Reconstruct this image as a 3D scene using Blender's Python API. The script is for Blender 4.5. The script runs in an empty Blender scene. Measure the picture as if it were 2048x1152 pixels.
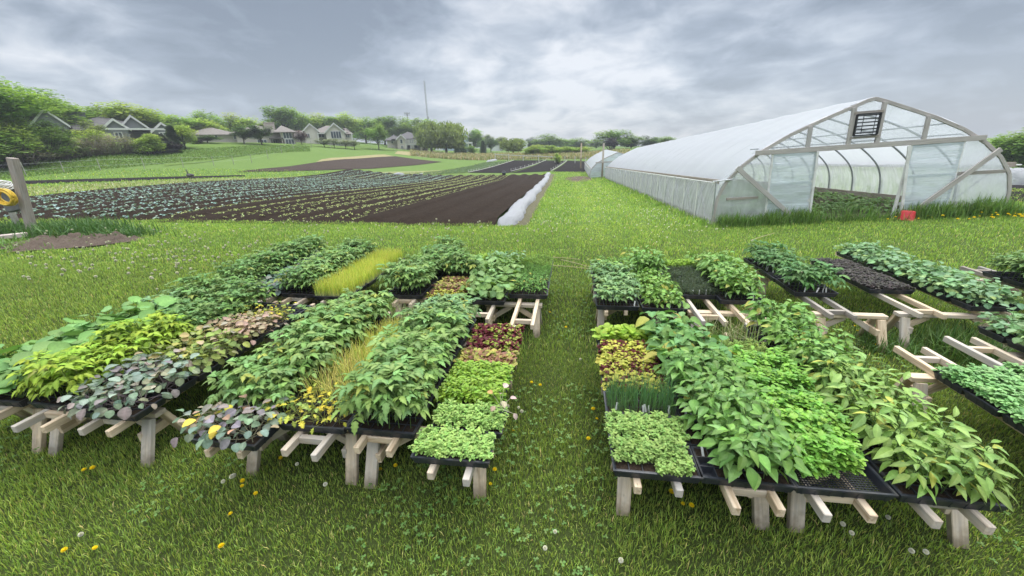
import bpy, math, random
import numpy as np
R_ = math.radians
rng = np.random.default_rng(7)
random.seed(7)
scene = bpy.context.scene
COL = scene.collection

# ------------------------------------------------------------------ camera
F_PX, PITCH, YAW, ROLL, CAM_H = 769.0, R_(20.4), R_(8.7), R_(1.4), 2.3
fw = np.array((-math.sin(YAW)*math.cos(PITCH), math.cos(YAW)*math.cos(PITCH), -math.sin(PITCH)))
rt = np.array((math.cos(YAW), math.sin(YAW), 0.0))
up = np.cross(rt, fw)
rt, up = math.cos(ROLL)*rt - math.sin(ROLL)*up, math.sin(ROLL)*rt + math.cos(ROLL)*up
CAMP = np.array((0, 0, CAM_H))
def ray(x, y):
    d = fw + (x-1024)/F_PX*rt + (576-y)/F_PX*up
    return d
def G(x, y, z=0.0):
    """ground point seen along a direction"""
    d = ray(x, y); t = (z-CAM_H)/d[2]
    return np.array((d[0]*t, d[1]*t, z))
def atr(x, y, r):
    """point at horizontal distance r along a direction"""
    d = ray(x, y); t = r/math.hypot(d[0], d[1])
    return np.array((d[0]*t, d[1]*t, CAM_H+d[2]*t))
def pr(P):
    p = np.asarray(P, float)-CAMP
    w = p@fw
    return np.stack((1024+F_PX*(p@rt)/w, 576-F_PX*(p@up)/w, w), -1)

cam_d = bpy.data.cameras.new("camera")
cam = bpy.data.objects.new("camera", cam_d); COL.objects.link(cam)
from mathutils import Matrix, Vector, Euler
cam.matrix_world = Matrix(((rt[0], up[0], -fw[0], 0), (rt[1], up[1], -fw[1], 0), (rt[2], up[2], -fw[2], CAM_H), (0, 0, 0, 1)))
cam_d.sensor_width = 36; cam_d.lens = F_PX/2048*36
cam_d.clip_start = 0.05; cam_d.clip_end = 3000
scene.camera = cam

# ------------------------------------------------------------------ node helpers
def newmat(name):
    m = bpy.data.materials.new(name); m.use_nodes = True
    nt = m.node_tree; nt.nodes.clear()
    return m, nt
def N(nt, t, **kw):
    n = nt.nodes.new(t)
    for k, v in kw.items():
        if k in n.inputs: n.inputs[k].default_value = v
        else: setattr(n, k, v)
    return n
def L(nt, a, b): nt.links.new(a, b)
def ramp(nt, fac, stops):
    r = N(nt, 'ShaderNodeValToRGB')
    e = r.color_ramp.elements
    while len(e) < len(stops): e.new(0.5)
    for k, (p, c) in enumerate(stops):
        e[k].position = p; e[k].color = (c[0], c[1], c[2], 1)
    L(nt, fac, r.inputs[0]); return r.outputs[0]
def noise(nt, vec, scale, detail=4, rough=0.55, dist=0.0):
    n = N(nt, 'ShaderNodeTexNoise'); n.inputs['Scale'].default_value = scale
    n.inputs['Detail'].default_value = detail; n.inputs['Roughness'].default_value = rough
    n.inputs['Distortion'].default_value = dist
    if vec is not None: L(nt, vec, n.inputs['Vector'])
    return n.outputs['Fac']
def mixc(nt, fac, a, b, mode='MIX'):
    m = N(nt, 'ShaderNodeMix', data_type='RGBA', blend_type=mode)
    for s, v in ((m.inputs[0], fac), (m.inputs[6], a), (m.inputs[7], b)):
        if hasattr(v, 'links'): L(nt, v, s)
        elif isinstance(v, (tuple, list)): s.default_value = (*v[:3], 1)
        else: s.default_value = v
    return m.outputs[2]
def math_(nt, op, a, b=None, c=None, clamp=False):
    m = N(nt, 'ShaderNodeMath', operation=op); m.use_clamp = clamp
    for s, v in zip(m.inputs, (a, b, c)):
        if v is None: continue
        if hasattr(v, 'links'): L(nt, v, s)
        else: s.default_value = v
    return m.outputs[0]
def objco(nt, kind='Object'):
    return N(nt, 'ShaderNodeTexCoord').outputs[kind]
def worldco(nt):
    return N(nt, 'ShaderNodeNewGeometry').outputs['Position']
def mapping(nt, vec, scale=(1, 1, 1), rot=(0, 0, 0)):
    m = N(nt, 'ShaderNodeMapping'); m.inputs['Scale'].default_value = scale; m.inputs['Rotation'].default_value = rot
    L(nt, vec, m.inputs['Vector']); return m.outputs[0]
def bump(nt, h, s=0.3, d=0.02):
    b = N(nt, 'ShaderNodeBump'); b.inputs['Strength'].default_value = s; b.inputs['Distance'].default_value = d
    L(nt, h, b.inputs['Height']); return b.outputs[0]
def finish(nt, bsdf):
    o = N(nt, 'ShaderNodeOutputMaterial'); L(nt, bsdf, o.inputs['Surface'])
def principled(nt, col, rough=0.6, spec=0.3, normal=None, metal=0.0):
    p = N(nt, 'ShaderNodeBsdfPrincipled')
    if hasattr(col, 'links'): L(nt, col, p.inputs['Base Color'])
    else: p.inputs['Base Color'].default_value = (*col[:3], 1)
    if hasattr(rough, 'links'): L(nt, rough, p.inputs['Roughness'])
    else: p.inputs['Roughness'].default_value = rough
    p.inputs['Specular IOR Level'].default_value = spec; p.inputs['Metallic'].default_value = metal
    if normal is not None: L(nt, normal, p.inputs['Normal'])
    return p.outputs[0]
MAT = {}
def simple(name, col, rough=0.6, spec=0.3, var=0.15, scale=8.0, metal=0.0, bumps=0.0, dirt=None):
    m, nt = newmat(name)
    co = objco(nt)
    n = noise(nt, co, scale, 5)
    c = ramp(nt, n, [(0.25, tuple(v*(1-var) for v in col)), (0.75, tuple(min(1, v*(1+var)) for v in col))])
    if dirt:
        n2 = noise(nt, co, scale*0.35, 6, 0.7)
        f = math_(nt, 'SMOOTHSTEP' if False else 'MULTIPLY', math_(nt, 'SUBTRACT', n2, 0.5, clamp=True), 3.0, clamp=True)
        c = mixc(nt, f, c, dirt)
    nm = bump(nt, noise(nt, co, scale*4, 4), bumps) if bumps else None
    finish(nt, principled(nt, c, rough, spec, nm, metal))
    MAT[name] = m; return m

# leaf: per leaf colour from the 'tint' attribute; thin leaf lets some light through
def leafmat(name, rough, spec, trans, objvar=0.12, fine=60.0):
    m, nt = newmat(name)
    a = N(nt, 'ShaderNodeAttribute'); a.attribute_name = 'tint'
    oi = N(nt, 'ShaderNodeObjectInfo')
    hs = N(nt, 'ShaderNodeHueSaturation')
    L(nt, a.outputs['Color'], hs.inputs['Color'])
    L(nt, math_(nt, 'MULTIPLY_ADD', oi.outputs['Random'], 2*objvar, 1-objvar), hs.inputs['Value'])
    n = noise(nt, objco(nt), fine, 3)
    v = math_(nt, 'MULTIPLY_ADD', n, 0.5, 0.75)
    c = mixc(nt, 1.0, hs.outputs[0], v, 'MULTIPLY')
    p = principled(nt, c, rough, spec)
    t = N(nt, 'ShaderNodeBsdfTranslucent')
    tc = mixc(nt, 1.0, c, (1.25, 1.25, 0.7), 'MULTIPLY'); L(nt, tc, t.inputs['Color'])
    mx = N(nt, 'ShaderNodeMixShader'); mx.inputs[0].default_value = trans
    L(nt, p, mx.inputs[1]); L(nt, t.outputs[0], mx.inputs[2])
    finish(nt, mx.outputs[0]); MAT[name] = m; return m
leafmat('leaf', 0.55, 0.22, 0.2, .15)
leafmat('leaf_gloss', 0.42, 0.3, 0.17, .15)
leafmat('grass_blade', 0.5, 0.3, 0.3, 0.0, 3.0)
leafmat('tree_leaf', 0.6, 0.15, 0.48, 0.08, 0.8)
leafmat('petal', 0.6, 0.2, 0.3, 0.05)

# sawn timber: grain runs along the 'gco' attribute's first axis
def woodmat(name, pale, dark, grey, greyness):
    m, nt = newmat(name)
    a = N(nt, 'ShaderNodeAttribute'); a.attribute_name = 'gco'
    oi = N(nt, 'ShaderNodeObjectInfo')
    v = mapping(nt, a.outputs['Vector'], (2.2, 34, 34))
    n = noise(nt, v, 1.0, 5, 0.6, 0.6)
    c = ramp(nt, n, [(0.3, dark), (0.55, pale), (0.8, tuple(x*1.12 for x in pale))])
    k = noise(nt, mapping(nt, a.outputs['Vector'], (7, 20, 20)), 1.0, 2)       # knots
    kf = math_(nt, 'MULTIPLY', math_(nt, 'SUBTRACT', k, 0.7, clamp=True), 9.0, clamp=True)
    c = mixc(nt, kf, c, tuple(x*0.45 for x in dark))
    g = noise(nt, mapping(nt, a.outputs['Vector'], (3, 7, 7)), 1.0, 5, 0.7)
    gf = math_(nt, 'MULTIPLY', math_(nt, 'ADD', math_(nt, 'SUBTRACT', g, 0.62), math_(nt, 'MULTIPLY', oi.outputs['Random'], greyness)), 2.2, clamp=True)
    gf = math_(nt, 'MULTIPLY', gf, 0.85)
    c = mixc(nt, gf, c, mixc(nt, n, tuple(x*0.7 for x in grey), grey))
    # mud and damp on the feet that stand in the grass
    sz = N(nt, 'ShaderNodeSeparateXYZ'); L(nt, N(nt, 'ShaderNodeNewGeometry').outputs['Position'], sz.inputs[0])
    wet = math_(nt, 'SUBTRACT', math_(nt, 'MULTIPLY_ADD', noise(nt, a.outputs['Vector'], 14, 4), .22, .03), sz.outputs[2])
    wet = math_(nt, 'MULTIPLY', wet, 9.0, clamp=True)
    if name == 'pine': c = mixc(nt, math_(nt, 'MULTIPLY', wet, .7), c, (.13, .11, .07))
    finish(nt, principled(nt, c, 0.75, 0.2, bump(nt, n, 0.4, 0.006)))
    MAT[name] = m
woodmat('pine', (0.68, 0.55, 0.39), (0.40, 0.28, 0.17), (0.54, 0.52, 0.49), 0.5)
woodmat('gable_wood', (0.46, 0.43, 0.40), (0.33, 0.30, 0.28), (0.50, 0.49, 0.48), 0.5)
woodmat('old_wood', (0.36, 0.31, 0.26), (0.22, 0.18, 0.15), (0.40, 0.39, 0.37), 0.5)

# ------------------------------------------------------------------ mesh buffer
def rotz(a):
    c, s = math.cos(a), math.sin(a); return np.array(((c, -s, 0), (s, c, 0), (0, 0, 1.0)))
def rotx(a):
    c, s = math.cos(a), math.sin(a); return np.array(((1.0, 0, 0), (0, c, -s), (0, s, c)))
def roty(a):
    c, s = math.cos(a), math.sin(a); return np.array(((c, 0, s), (0, 1.0, 0), (-s, 0, c)))
class MB:
    def __init__(s): s.V = []; s.F = []; s.C = []; s.M = []; s.n = 0; s.g = []; s.hasg = False
    def add(s, V, F, col=(1, 1, 1), mat=0, gco=None):
        V = np.asarray(V, float).reshape(-1, 3); k = len(V)
        if not isinstance(F, dict):
            d = {}
            if isinstance(F, np.ndarray): d[F.shape[1]] = F
            else:
                for f in F: d.setdefault(len(f), []).append(f)
            F = d
        for q, a in F.items():
            a = np.asarray(a, np.int64).reshape(-1, q)
            s.F.append(a+s.n); s.M.append(np.full(len(a), mat, np.int32))
        s.V.append(V)
        c = np.asarray(col, float)
        s.C.append(np.broadcast_to(c, (k, 3)) if c.ndim == 1 else c)
        if gco is not None: s.hasg = True
        s.g.append(np.zeros((k, 3)) if gco is None else gco)
        s.n += k; return s
    def box(s, c, size, rot=None, col=(1, 1, 1), mat=0, ch=0.0):
        """box centred at c; chamfered edges; grain along its longest side"""
        h = np.asarray(size, float)/2
        ch = min(ch, h.min()*0.6)
        if ch <= 0:
            P = np.array([(x, y, z) for x in (-1, 1) for y in (-1, 1) for z in (-1, 1)], float)*h
            F = [(0, 1, 3, 2), (4, 6, 7, 5), (0, 4, 5, 1), (2, 3, 7, 6), (0, 2, 6, 4), (1, 5, 7, 3)]
        else:
            P = []; idx = {}
            for x in (-1, 1):
                for y in (-1, 1):
                    for z in (-1, 1):
                        for a in range(3):
                            p = np.array((x, y, z), float)*(h-ch); p[a] = (x, y, z)[a]*h[a]
                            idx[(x, y, z, a)] = len(P); P.append(p)
            P = np.array(P); F = []
            for a in range(3):
                b, c2 = (a+1) % 3, (a+2) % 3
                for sg in (-1, 1):
                    q = []
                    for (u, v) in ((-1, -1), (1, -1), (1, 1), (-1, 1)):
                        k = [0, 0, 0]; k[a] = sg; k[b] = u; k[c2] = v; q.append(idx[(*k, a)])
                    F.append(tuple(q if sg > 0 else q[::-1]))
                for u in (-1, 1):
                    for v in (-1, 1):   # edge along axis a
                        k0 = [0, 0, 0]; k0[a] = -1; k0[b] = u; k0[c2] = v
                        k1 = list(k0); k1[a] = 1
                        q = [idx[(*k0, b)], idx[(*k1, b)], idx[(*k1, c2)], idx[(*k0, c2)]]
                        F.append(tuple(q if u*v < 0 else q[::-1]))
            for x in (-1, 1):
                for y in (-1, 1):
                    for z in (-1, 1):
                        q = [idx[(x, y, z, a)] for a in range(3)]
                        F.append(tuple(q if x*y*z > 0 else q[::-1]))
        ax = int(np.argmax(h)); o = [ax]+[i for i in range(3) if i != ax]
        g = P[:, o]+rng.uniform(-50, 50, 3)
        if rot is not None: P = P@np.asarray(rot).T
        return s.add(P+np.asarray(c, float), F, col, mat, g)
    def beam(s, a, b, w, t, ref=(0, 0, 1), col=(1, 1, 1), mat=0, ch=0.003):
        """plank from a to b, w across, t along ref"""
        a = np.asarray(a, float); b = np.asarray(b, float); d = b-a; l = np.linalg.norm(d); d = d/l
        r = np.asarray(ref, float); x = np.cross(d, r); x /= np.linalg.norm(x); z = np.cross(x, d)
        return s.box((a+b)/2, (w, l, t), np.stack((x, d, z), 1), col, mat, ch)
    def tube(s, pts, rad, n=6, col=(1, 1, 1), mat=0, cap=True):
        pts = np.asarray(pts, float); m = len(pts)
        rad = np.broadcast_to(np.asarray(rad, float), (m,))
        t = np.gradient(pts, axis=0); t /= np.linalg.norm(t, axis=1)[:, None]+1e-12
        ref = np.array((0.31, 0.2, 0.93)) if abs(t[0][2]) < 0.9 else np.array((0.97, 0.2, 0.1))
        V = []
        for i in range(m):
            x = np.cross(t[i], ref); x /= np.linalg.norm(x); y = np.cross(t[i], x)
            an = np.arange(n)*2*math.pi/n
            V.append(pts[i]+rad[i]*(np.cos(an)[:, None]*x+np.sin(an)[:, None]*y))
        V = np.concatenate(V)
        F = [(i*n+j, i*n+(j+1) % n, (i+1)*n+(j+1) % n, (i+1)*n+j) for i in range(m-1) for j in range(n)]
        if cap: F += [tuple(range(n))[::-1], tuple((m-1)*n+j for j in range(n))]
        gl = np.concatenate(([0], np.cumsum(np.linalg.norm(np.diff(pts, axis=0), axis=1))))
        g = np.stack((np.repeat(gl, n), np.tile(np.arange(n)*0.03, m), np.zeros(m*n)), 1)+rng.uniform(-9, 9, 3)
        return s.add(V, F, col, mat, g)
    def lathe(s, prof, n=16, c=(0, 0, 0), col=(1, 1, 1), mat=0):
        an = np.arange(n)*2*math.pi/n; V = []
        for r, z in prof: V.append(np.stack((r*np.cos(an), r*np.sin(an), np.full(n, z)), 1))
        V = np.concatenate(V)+np.asarray(c)
        m = len(prof)
        F = [(i*n+j, i*n+(j+1) % n, (i+1)*n+(j+1) % n, (i+1)*n+j) for i in range(m-1) for j in range(n)]
        return s.add(V, F, col, mat)
    def prism(s, poly, y0, y1, col=(1, 1, 1), mat=0):
        """polygon in x,z extruded along y"""
        p = np.asarray(poly, float); k = len(p)
        V = np.concatenate((np.stack((p[:, 0], np.full(k, y0), p[:, 1]), 1), np.stack((p[:, 0], np.full(k, y1), p[:, 1]), 1)))
        F = [tuple(range(k)), tuple(range(2*k-1, k-1, -1))]+[((i+1) % k, i, k+i, k+(i+1) % k) for i in range(k)]
        return s.add(V, F, col, mat, V[:, [1, 0, 2]]+rng.uniform(-9, 9, 3))
    def xf(s, M=None, T=(0, 0, 0)):
        s.V = [(v if M is None else v@np.asarray(M).T)+np.asarray(T) for v in s.V]; return s
    def merge(s, o, M=None, T=(0, 0, 0)):
        for v, c, g in zip(o.V, o.C, o.g):
            s.V.append((v if M is None else v@np.asarray(M).T)+np.asarray(T)); s.C.append(c); s.g.append(g)
        s.hasg |= o.hasg
        for f, m in zip(o.F, o.M): s.F.append(f+s.n); s.M.append(m)
        s.n += o.n; return s
    def mesh(s, name, mats, smooth=False):
        me = bpy.data.meshes.new(name)
        V = np.concatenate(s.V).astype(np.float32)
        me.vertices.add(len(V)); me.vertices.foreach_set('co', V.ravel())
        li = np.concatenate([f.ravel() for f in s.F]).astype(np.int32)
        ls = np.concatenate([np.full(len(f), f.shape[1]) for f in s.F])
        st = np.concatenate(([0], np.cumsum(ls)[:-1])).astype(np.int32)
        me.loops.add(len(li)); me.loops.foreach_set('vertex_index', li)
        me.polygons.add(len(st)); me.polygons.foreach_set('loop_start', st)
        me.polygons.foreach_set('material_index', np.concatenate(s.M))
        me.polygons.foreach_set('use_smooth', np.full(len(st), smooth))
        for m in mats: me.materials.append(MAT[m] if isinstance(m, str) else m)
        me.update(calc_edges=True)
        C = np.concatenate(s.C); C = np.concatenate((C, np.ones((len(C), 1))), 1).astype(np.float32)
        a = me.attributes.new('tint', 'FLOAT_COLOR', 'POINT'); a.data.foreach_set('color', C.ravel())
        if s.hasg:
            a = me.attributes.new('gco', 'FLOAT_VECTOR', 'POINT'); a.data.foreach_set('vector', np.concatenate(s.g).astype(np.float32).ravel())
        return me
    def build(s, name, mats, parent=None, smooth=False):
        if isinstance(mats, str): mats = [mats]
        o = bpy.data.objects.new(name, s.mesh(name, mats, smooth)); COL.objects.link(o)
        if parent is not None: o.parent = parent
        return o
def tag(o, label=None, cat=None, group=None, kind=None):
    if label: o['label'] = label
    if cat: o['category'] = cat
    if group: o['group'] = group
    if kind: o['kind'] = kind
    return o
def thing(name, label, cat, loc=(0, 0, 0), rz=0.0, group=None, rot=None):
    o = bpy.data.objects.new(name, None); o.empty_display_size = 0.1; COL.objects.link(o)
    o.location = [float(v) for v in loc]; o.rotation_euler = rot if rot is not None else (0, 0, rz)
    return tag(o, label, cat, group)
def inst(name, me, parent, loc, rz=0.0, sc=1.0, tilt=(0, 0)):
    o = bpy.data.objects.new(name, me); COL.objects.link(o)
    if parent is not None: o.parent = parent
    o.location = [float(v) for v in loc]; o.rotation_euler = (tilt[0], tilt[1], rz); o.scale = (sc, sc, sc) if np.isscalar(sc) else sc
    return o
def sstep(a, b, x):
    t = np.clip((np.asarray(x, float)-a)/(b-a), 0, 1); return t*t*(3-2*t)
# smooth value noise for terrain and scatter densities
_NT = rng.random((256, 256))
def vnoise(x, y):
    x = np.asarray(x, float); y = np.asarray(y, float)
    xi = np.floor(x).astype(int); yi = np.floor(y).astype(int); fx = x-xi; fy = y-yi
    fx = fx*fx*(3-2*fx); fy = fy*fy*(3-2*fy)
    g = lambda a, b: _NT[a & 255, b & 255]
    return (g(xi, yi)*(1-fx)+g(xi+1, yi)*fx)*(1-fy)+(g(xi, yi+1)*(1-fx)+g(xi+1, yi+1)*fx)*fy
ORD = ['front', 'second', 'third', 'fourth', 'fifth', 'sixth', 'seventh', 'eighth', 'ninth', 'tenth']
SKY_LOBES = [(960, 170, 28, .07), (930, 90, 60, .05), (1250, 200, 60, .05), (600, 130, 60, -.05), (760, 60, 30, -.10), (150, 120, 10, -.06), (1600, 60, 14, -.07), (1750, 250, 25, -.02), (1280, 230, 30, .06), (700, 10, 60, -.06), (1980, 200, 30, -.06)]
ZEN, SKY_S, SUN_E, EXPO = 7.5, .80, 1.5, 0.32
HAZE = .0008
# ------------------------------------------------------------------ leaves and plants
def leaf_shape(outline, wid=1.0, curl=0.25, fold=0.25, wave=0.0):
    """unit leaf along +y. outline: (t, half width) pairs; a midrib with a blade on each side"""
    V = []; F = []
    k = len(outline)
    for t, w in outline:
        z = -curl*t*t
        wv = wave*math.sin(t*17)
        V += [(-w*wid, t, z+fold*w*wid+wv), (0, t, z), (w*wid, t, z+fold*w*wid-wv)]
    for i in range(k-1):
        a = 3*i; b = a+3
        F += [(a+1, a, b, b+1), (a+2, a+1, b+1, b+2)]
    return np.array(V, float), np.array(F)
OVATE = [(0, 0.01), (0.12, 0.15), (0.35, 0.27), (0.6, 0.22), (0.82, 0.11), (1, 0.0)]
LANCE = [(0, 0.02), (0.2, 0.12), (0.45, 0.17), (0.72, 0.11), (1, 0.0)]
TOOTH = [(0, 0.02), (0.1, 0.2), (0.22, 0.27), (0.27, 0.2), (0.45, 0.28), (0.5, 0.19), (0.68, 0.19), (0.73, 0.11), (1, 0.0)]
SMALL = [(0, 0.05), (0.35, 0.3), (0.75, 0.26), (1, 0.02)]
ROUNDL = [(0, 0.08), (0.12, 0.3), (0.38, 0.46), (0.65, 0.44), (0.88, 0.27), (1, 0.08)]
CUP = [(0, 0.04), (0.2, 0.28), (0.5, 0.36), (0.8, 0.22), (1, 0.0)]
LOBED = [(0, 0.03), (0.2, 0.12), (0.35, 0.34), (0.45, 0.22), (0.6, 0.36), (0.72, 0.2), (0.88, 0.2), (1, 0.05)]
FRILL = [(0, 0.12), (0.25, 0.26), (0.45, 0.42), (0.6, 0.38), (0.78, 0.46), (0.92, 0.34), (1, 0.12)]
def jit(c, v=0.12, r=None):
    v = v*1.5
    r = r or random
    k = 1+r.uniform(-v, v)
    return (max(0, c[0]*k*(1+r.uniform(-v, v)*0.6)), max(0, c[1]*k), max(0, c[2]*k*(1+r.uniform(-v, v))))
def put(mb, shape, base, yaw, pitch, roll, size, col, wid=1.0):
    """leaf with its base at a point, leaving in direction yaw, rising by pitch"""
    V, F = shape
    M = rotz(yaw)@rotx(pitch)@roty(roll)
    s = np.array((size*wid, size, size))
    C = np.repeat(np.asarray(col, float)[None], len(V), 0)
    if len(V) % 3 == 0: C[1::3] *= (1.28, 1.18, 1.25); C[0::3] *= .92; C[2::3] *= .96      # paler midrib
    mb.add((V*s)@M.T+np.asarray(base), F, np.clip(C, 0, 1))
def stalk(mb, a, b, r, col, sag=0.0, n=3):
    a = np.asarray(a, float); b = np.asarray(b, float)
    p = [a, (a+b)/2+np.array((0, 0, sag)), b] if sag else [a, b]
    mb.tube(p, np.linspace(r, r*0.7, len(p)), n, col, 0, False)
GA = 2.39996
def tomato(col, H=0.24, nl=7, ls=0.075, stem=(0.12, 0.20, 0.06), droop=0.0):
    mb = MB(); S = leaf_shape(TOOTH, 1.0, 0.35, 0.2)
    lean = np.array((random.uniform(-.03, .03), random.uniform(-.03, .03), 0))
    stalk(mb, (0, 0, 0), lean+(0, 0, H), 0.0035, stem)
    a0 = random.uniform(0, 6.28)
    for i in range(nl):
        f = 0.42+0.58*i/(nl-1); z = H*f
        az = a0+i*GA; p0 = lean*f+np.array((0, 0, z))
        Lr = ls*random.uniform(1.5, 2.1)*(1.0-0.45*(f-0.42)); el = random.uniform(0.25, 0.75)+0.35*(f > 0.85)-droop
        d = np.array((-math.sin(az)*math.cos(el), math.cos(az)*math.cos(el), math.sin(el)))
        p1 = p0+d*Lr*0.55; p2 = p0+d*Lr-np.array((0, 0, Lr*0.16))
        stalk(mb, p0, p1, 0.002, stem); stalk(mb, p1, p2, 0.0016, stem)
        c = jit(col, 0.16) if random.random() > .02 else jit((.30, .36, .08), .1)
        pit = el-0.55+random.uniform(-.25, .15)
        put(mb, S, p2, az, pit-.2, random.uniform(-.3, .3), ls*random.uniform(.95, 1.2), c)
        for (pp, sz) in ((p1, .8), (p1*.45+p2*.55, .95)):
            for sg in (-1, 1):
                put(mb, S, pp, az+sg*random.uniform(1.0, 1.35), pit+.1+random.uniform(-.2, .2), random.uniform(-.3, .3), ls*sz*random.uniform(.75, 1.05), jit(c, .07))
    return mb
def pepper(col, H=0.24, nl=11, ls=0.10, shape=OVATE, wid=1.0, stem=(0.12, 0.20, 0.06), up_=0.2, dv=0.14):
    mb = MB(); S = leaf_shape(shape, 1.0, 0.4, 0.35)
    lean = np.array((random.uniform(-.025, .025), random.uniform(-.025, .025), 0))
    stalk(mb, (0, 0, 0), lean+(0, 0, H), 0.0032, stem)
    a0 = random.uniform(0, 6.28)
    for i in range(nl):
        f = 0.3+0.7*i/(nl-1); az = a0+i*GA
        p0 = lean*f+np.array((0, 0, H*f)); el = up_+random.uniform(-.15, .45)+0.4*(f > .9)
        sz = ls*random.uniform(.8, 1.15)*(1-0.35*max(0, f-.7)/.3)
        d = np.array((-math.sin(az)*math.cos(el), math.cos(az)*math.cos(el), math.sin(el)))
        p1 = p0+d*sz*random.uniform(.3, .55)
        stalk(mb, p0, p1, 0.0016, stem)
        put(mb, S, p1, az, el-0.45+random.uniform(-.4, .25), random.uniform(-.55, .55), sz, jit(col, dv) if random.random() > .03 else jit((.38, .40, .08), .1), wid)
    return mb
def brassica(cols, H=0.09, nl=7, ls=0.075, shape=ROUNDL, stem=(0.2, 0.2, 0.17), spread=1.0, wave=0.03):
    mb = MB(); S = leaf_shape(shape, 1.0, 0.25, 0.3, wave)
    a0 = random.uniform(0, 6.28)
    stalk(mb, (0, 0, 0), (0, 0, H*.5), .003, stem)
    for i in range(nl):
        az = a0+i*GA; f = i/(nl-1)
        el = 0.35+0.75*f+random.uniform(-.2, .2)
        Lp = H*random.uniform(.7, 1.2)*spread
        p0 = np.array((0, 0, H*(0.2+.3*f)))
        d = np.array((-math.sin(az)*math.cos(el), math.cos(az)*math.cos(el), math.sin(el)))
        p1 = p0+d*Lp
        stalk(mb, p0, p1, .0018, stem)
        c = cols[min(len(cols)-1, int(random.random()**1.7*len(cols)))]
        put(mb, S, p1, az, el-.75+random.uniform(-.4, .3), random.uniform(-.5, .5), ls*random.uniform(.7, 1.15), jit(c, .13))
    return mb
def squash(col, H=0.2, nl=5, ls=0.15):
    mb = MB(); S = leaf_shape([(0, .3), (.1, .45), (.35, .56), (.62, .54), (.85, .36), (1, .1)], 1.0, .15, .12, .035)
    a0 = random.uniform(0, 6.28)
    for i in range(nl):
        az = a0+i*GA; el = random.uniform(.7, 1.3)
        d = np.array((-math.sin(az)*math.cos(el), math.cos(az)*math.cos(el), math.sin(el)))
        p1 = d*H*random.uniform(.5, 1.2)
        stalk(mb, (0, 0, 0), p1, .0028, (.18, .28, .08), .0)
        put(mb, S, p1-d*ls*.15, az, random.uniform(-.7, .45), random.uniform(-.55, .55), ls*random.uniform(.65, 1.1), jit(col, .13))
    return mb
def scatter(mb, shape, P, yaw, pitch, size, col):
    """many copies of one leaf; arrays of base points, headings, rises, sizes, colours"""
    V, F = shape; n = len(P); k = len(V)
    v = V[None]*np.asarray(size).reshape(n, -1)[:, :, None] if np.ndim(size) == 1 else V[None]*size[:, None, :]
    cp, sp = np.cos(pitch)[:, None], np.sin(pitch)[:, None]
    y = v[:, :, 1]*cp-v[:, :, 2]*sp; z = v[:, :, 1]*sp+v[:, :, 2]*cp; x = v[:, :, 0]
    c, s = np.cos(yaw)[:, None], np.sin(yaw)[:, None]
    W = np.stack((x*c-y*s, x*s+y*c, z), 2)+P[:, None, :]
    Fa = (F[None]+(np.arange(n)*k)[:, None, None]).reshape(-1, F.shape[1])
    mb.add(W.reshape(-1, 3), Fa, np.repeat(col, k, 0))
def colmix(cols, n, v=0.13, wts=None, g=rng):
    c = np.asarray(cols, float)[g.choice(len(cols), n, p=wts)]
    return np.clip(c*(1+g.uniform(-v, v, (n, 1)))*(1+g.uniform(-v*.5, v*.5, (n, 3))), 0, 1)
TW, TD = 0.50, 0.256     # tray
def mat_foliage(cols, H=0.07, stems=260, per=7, ls=0.022, shape=SMALL, region=None, wts=None, clump=0.0, up_=0.3, hv=.35, v=.14):
    """a tray of close-sown small plants: stems with small leaves, as one foliage mass"""
    mb = MB(); S = leaf_shape(shape, 1.0, .25, .3)
    x0, x1, y0, y1 = region or (-.235, .235, -.115, .115)
    sx = rng.uniform(x0, x1, stems); sy = rng.uniform(y0, y1, stems)
    hh = H*(1+hv*(vnoise(sx*14+rng.uniform(0, 99), sy*14+3)-.5)*2)*rng.uniform(.75, 1.1, stems)
    edge = np.minimum(np.minimum(sx-x0, x1-sx), np.minimum(sy-y0, y1-sy)); hh *= .75+.25*np.clip(edge/.04, 0, 1)
    lx = rng.normal(0, .012, stems)+np.where(sx > 0, 1, -1)*.010*np.clip(1-edge/.04, 0, 1); ly = rng.normal(0, .012, stems)
    c0 = colmix(cols, stems, v, wts)
    i = np.repeat(np.arange(stems), per); n = len(i)
    f = rng.uniform(.35, 1, n)
    P = np.stack((sx[i]+lx[i]*f, sy[i]+ly[i]*f, hh[i]*f), 1)
    yaw = rng.uniform(0, 6.28, n); pit = rng.uniform(-.3, .5, n)+up_*(f > .8)
    scatter(mb, S, P, yaw, pit, ls*rng.uniform(.65, 1.2, n), np.clip(c0[i]*rng.uniform(.88, 1.12, (n, 1)), 0, 1))
    q = np.array([(-.0012, 0, 0), (.0012, 0, 0), (.0009, 1, 0), (-.0009, 1, 0)]); 
    w = np.sqrt(lx**2+ly**2+hh**2)
    sel = rng.random(stems) < .5; m = int(sel.sum())
    scatter(mb, (q, np.array([(0, 1, 2, 3)])), np.stack((sx, sy, sx*0), 1)[sel], rng.uniform(0, 6.28, m), np.full(m, 1.5), np.stack((np.ones(m), w[sel], np.ones(m)), 1), colmix([(.2, .26, .1)], m))
    return mb
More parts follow.
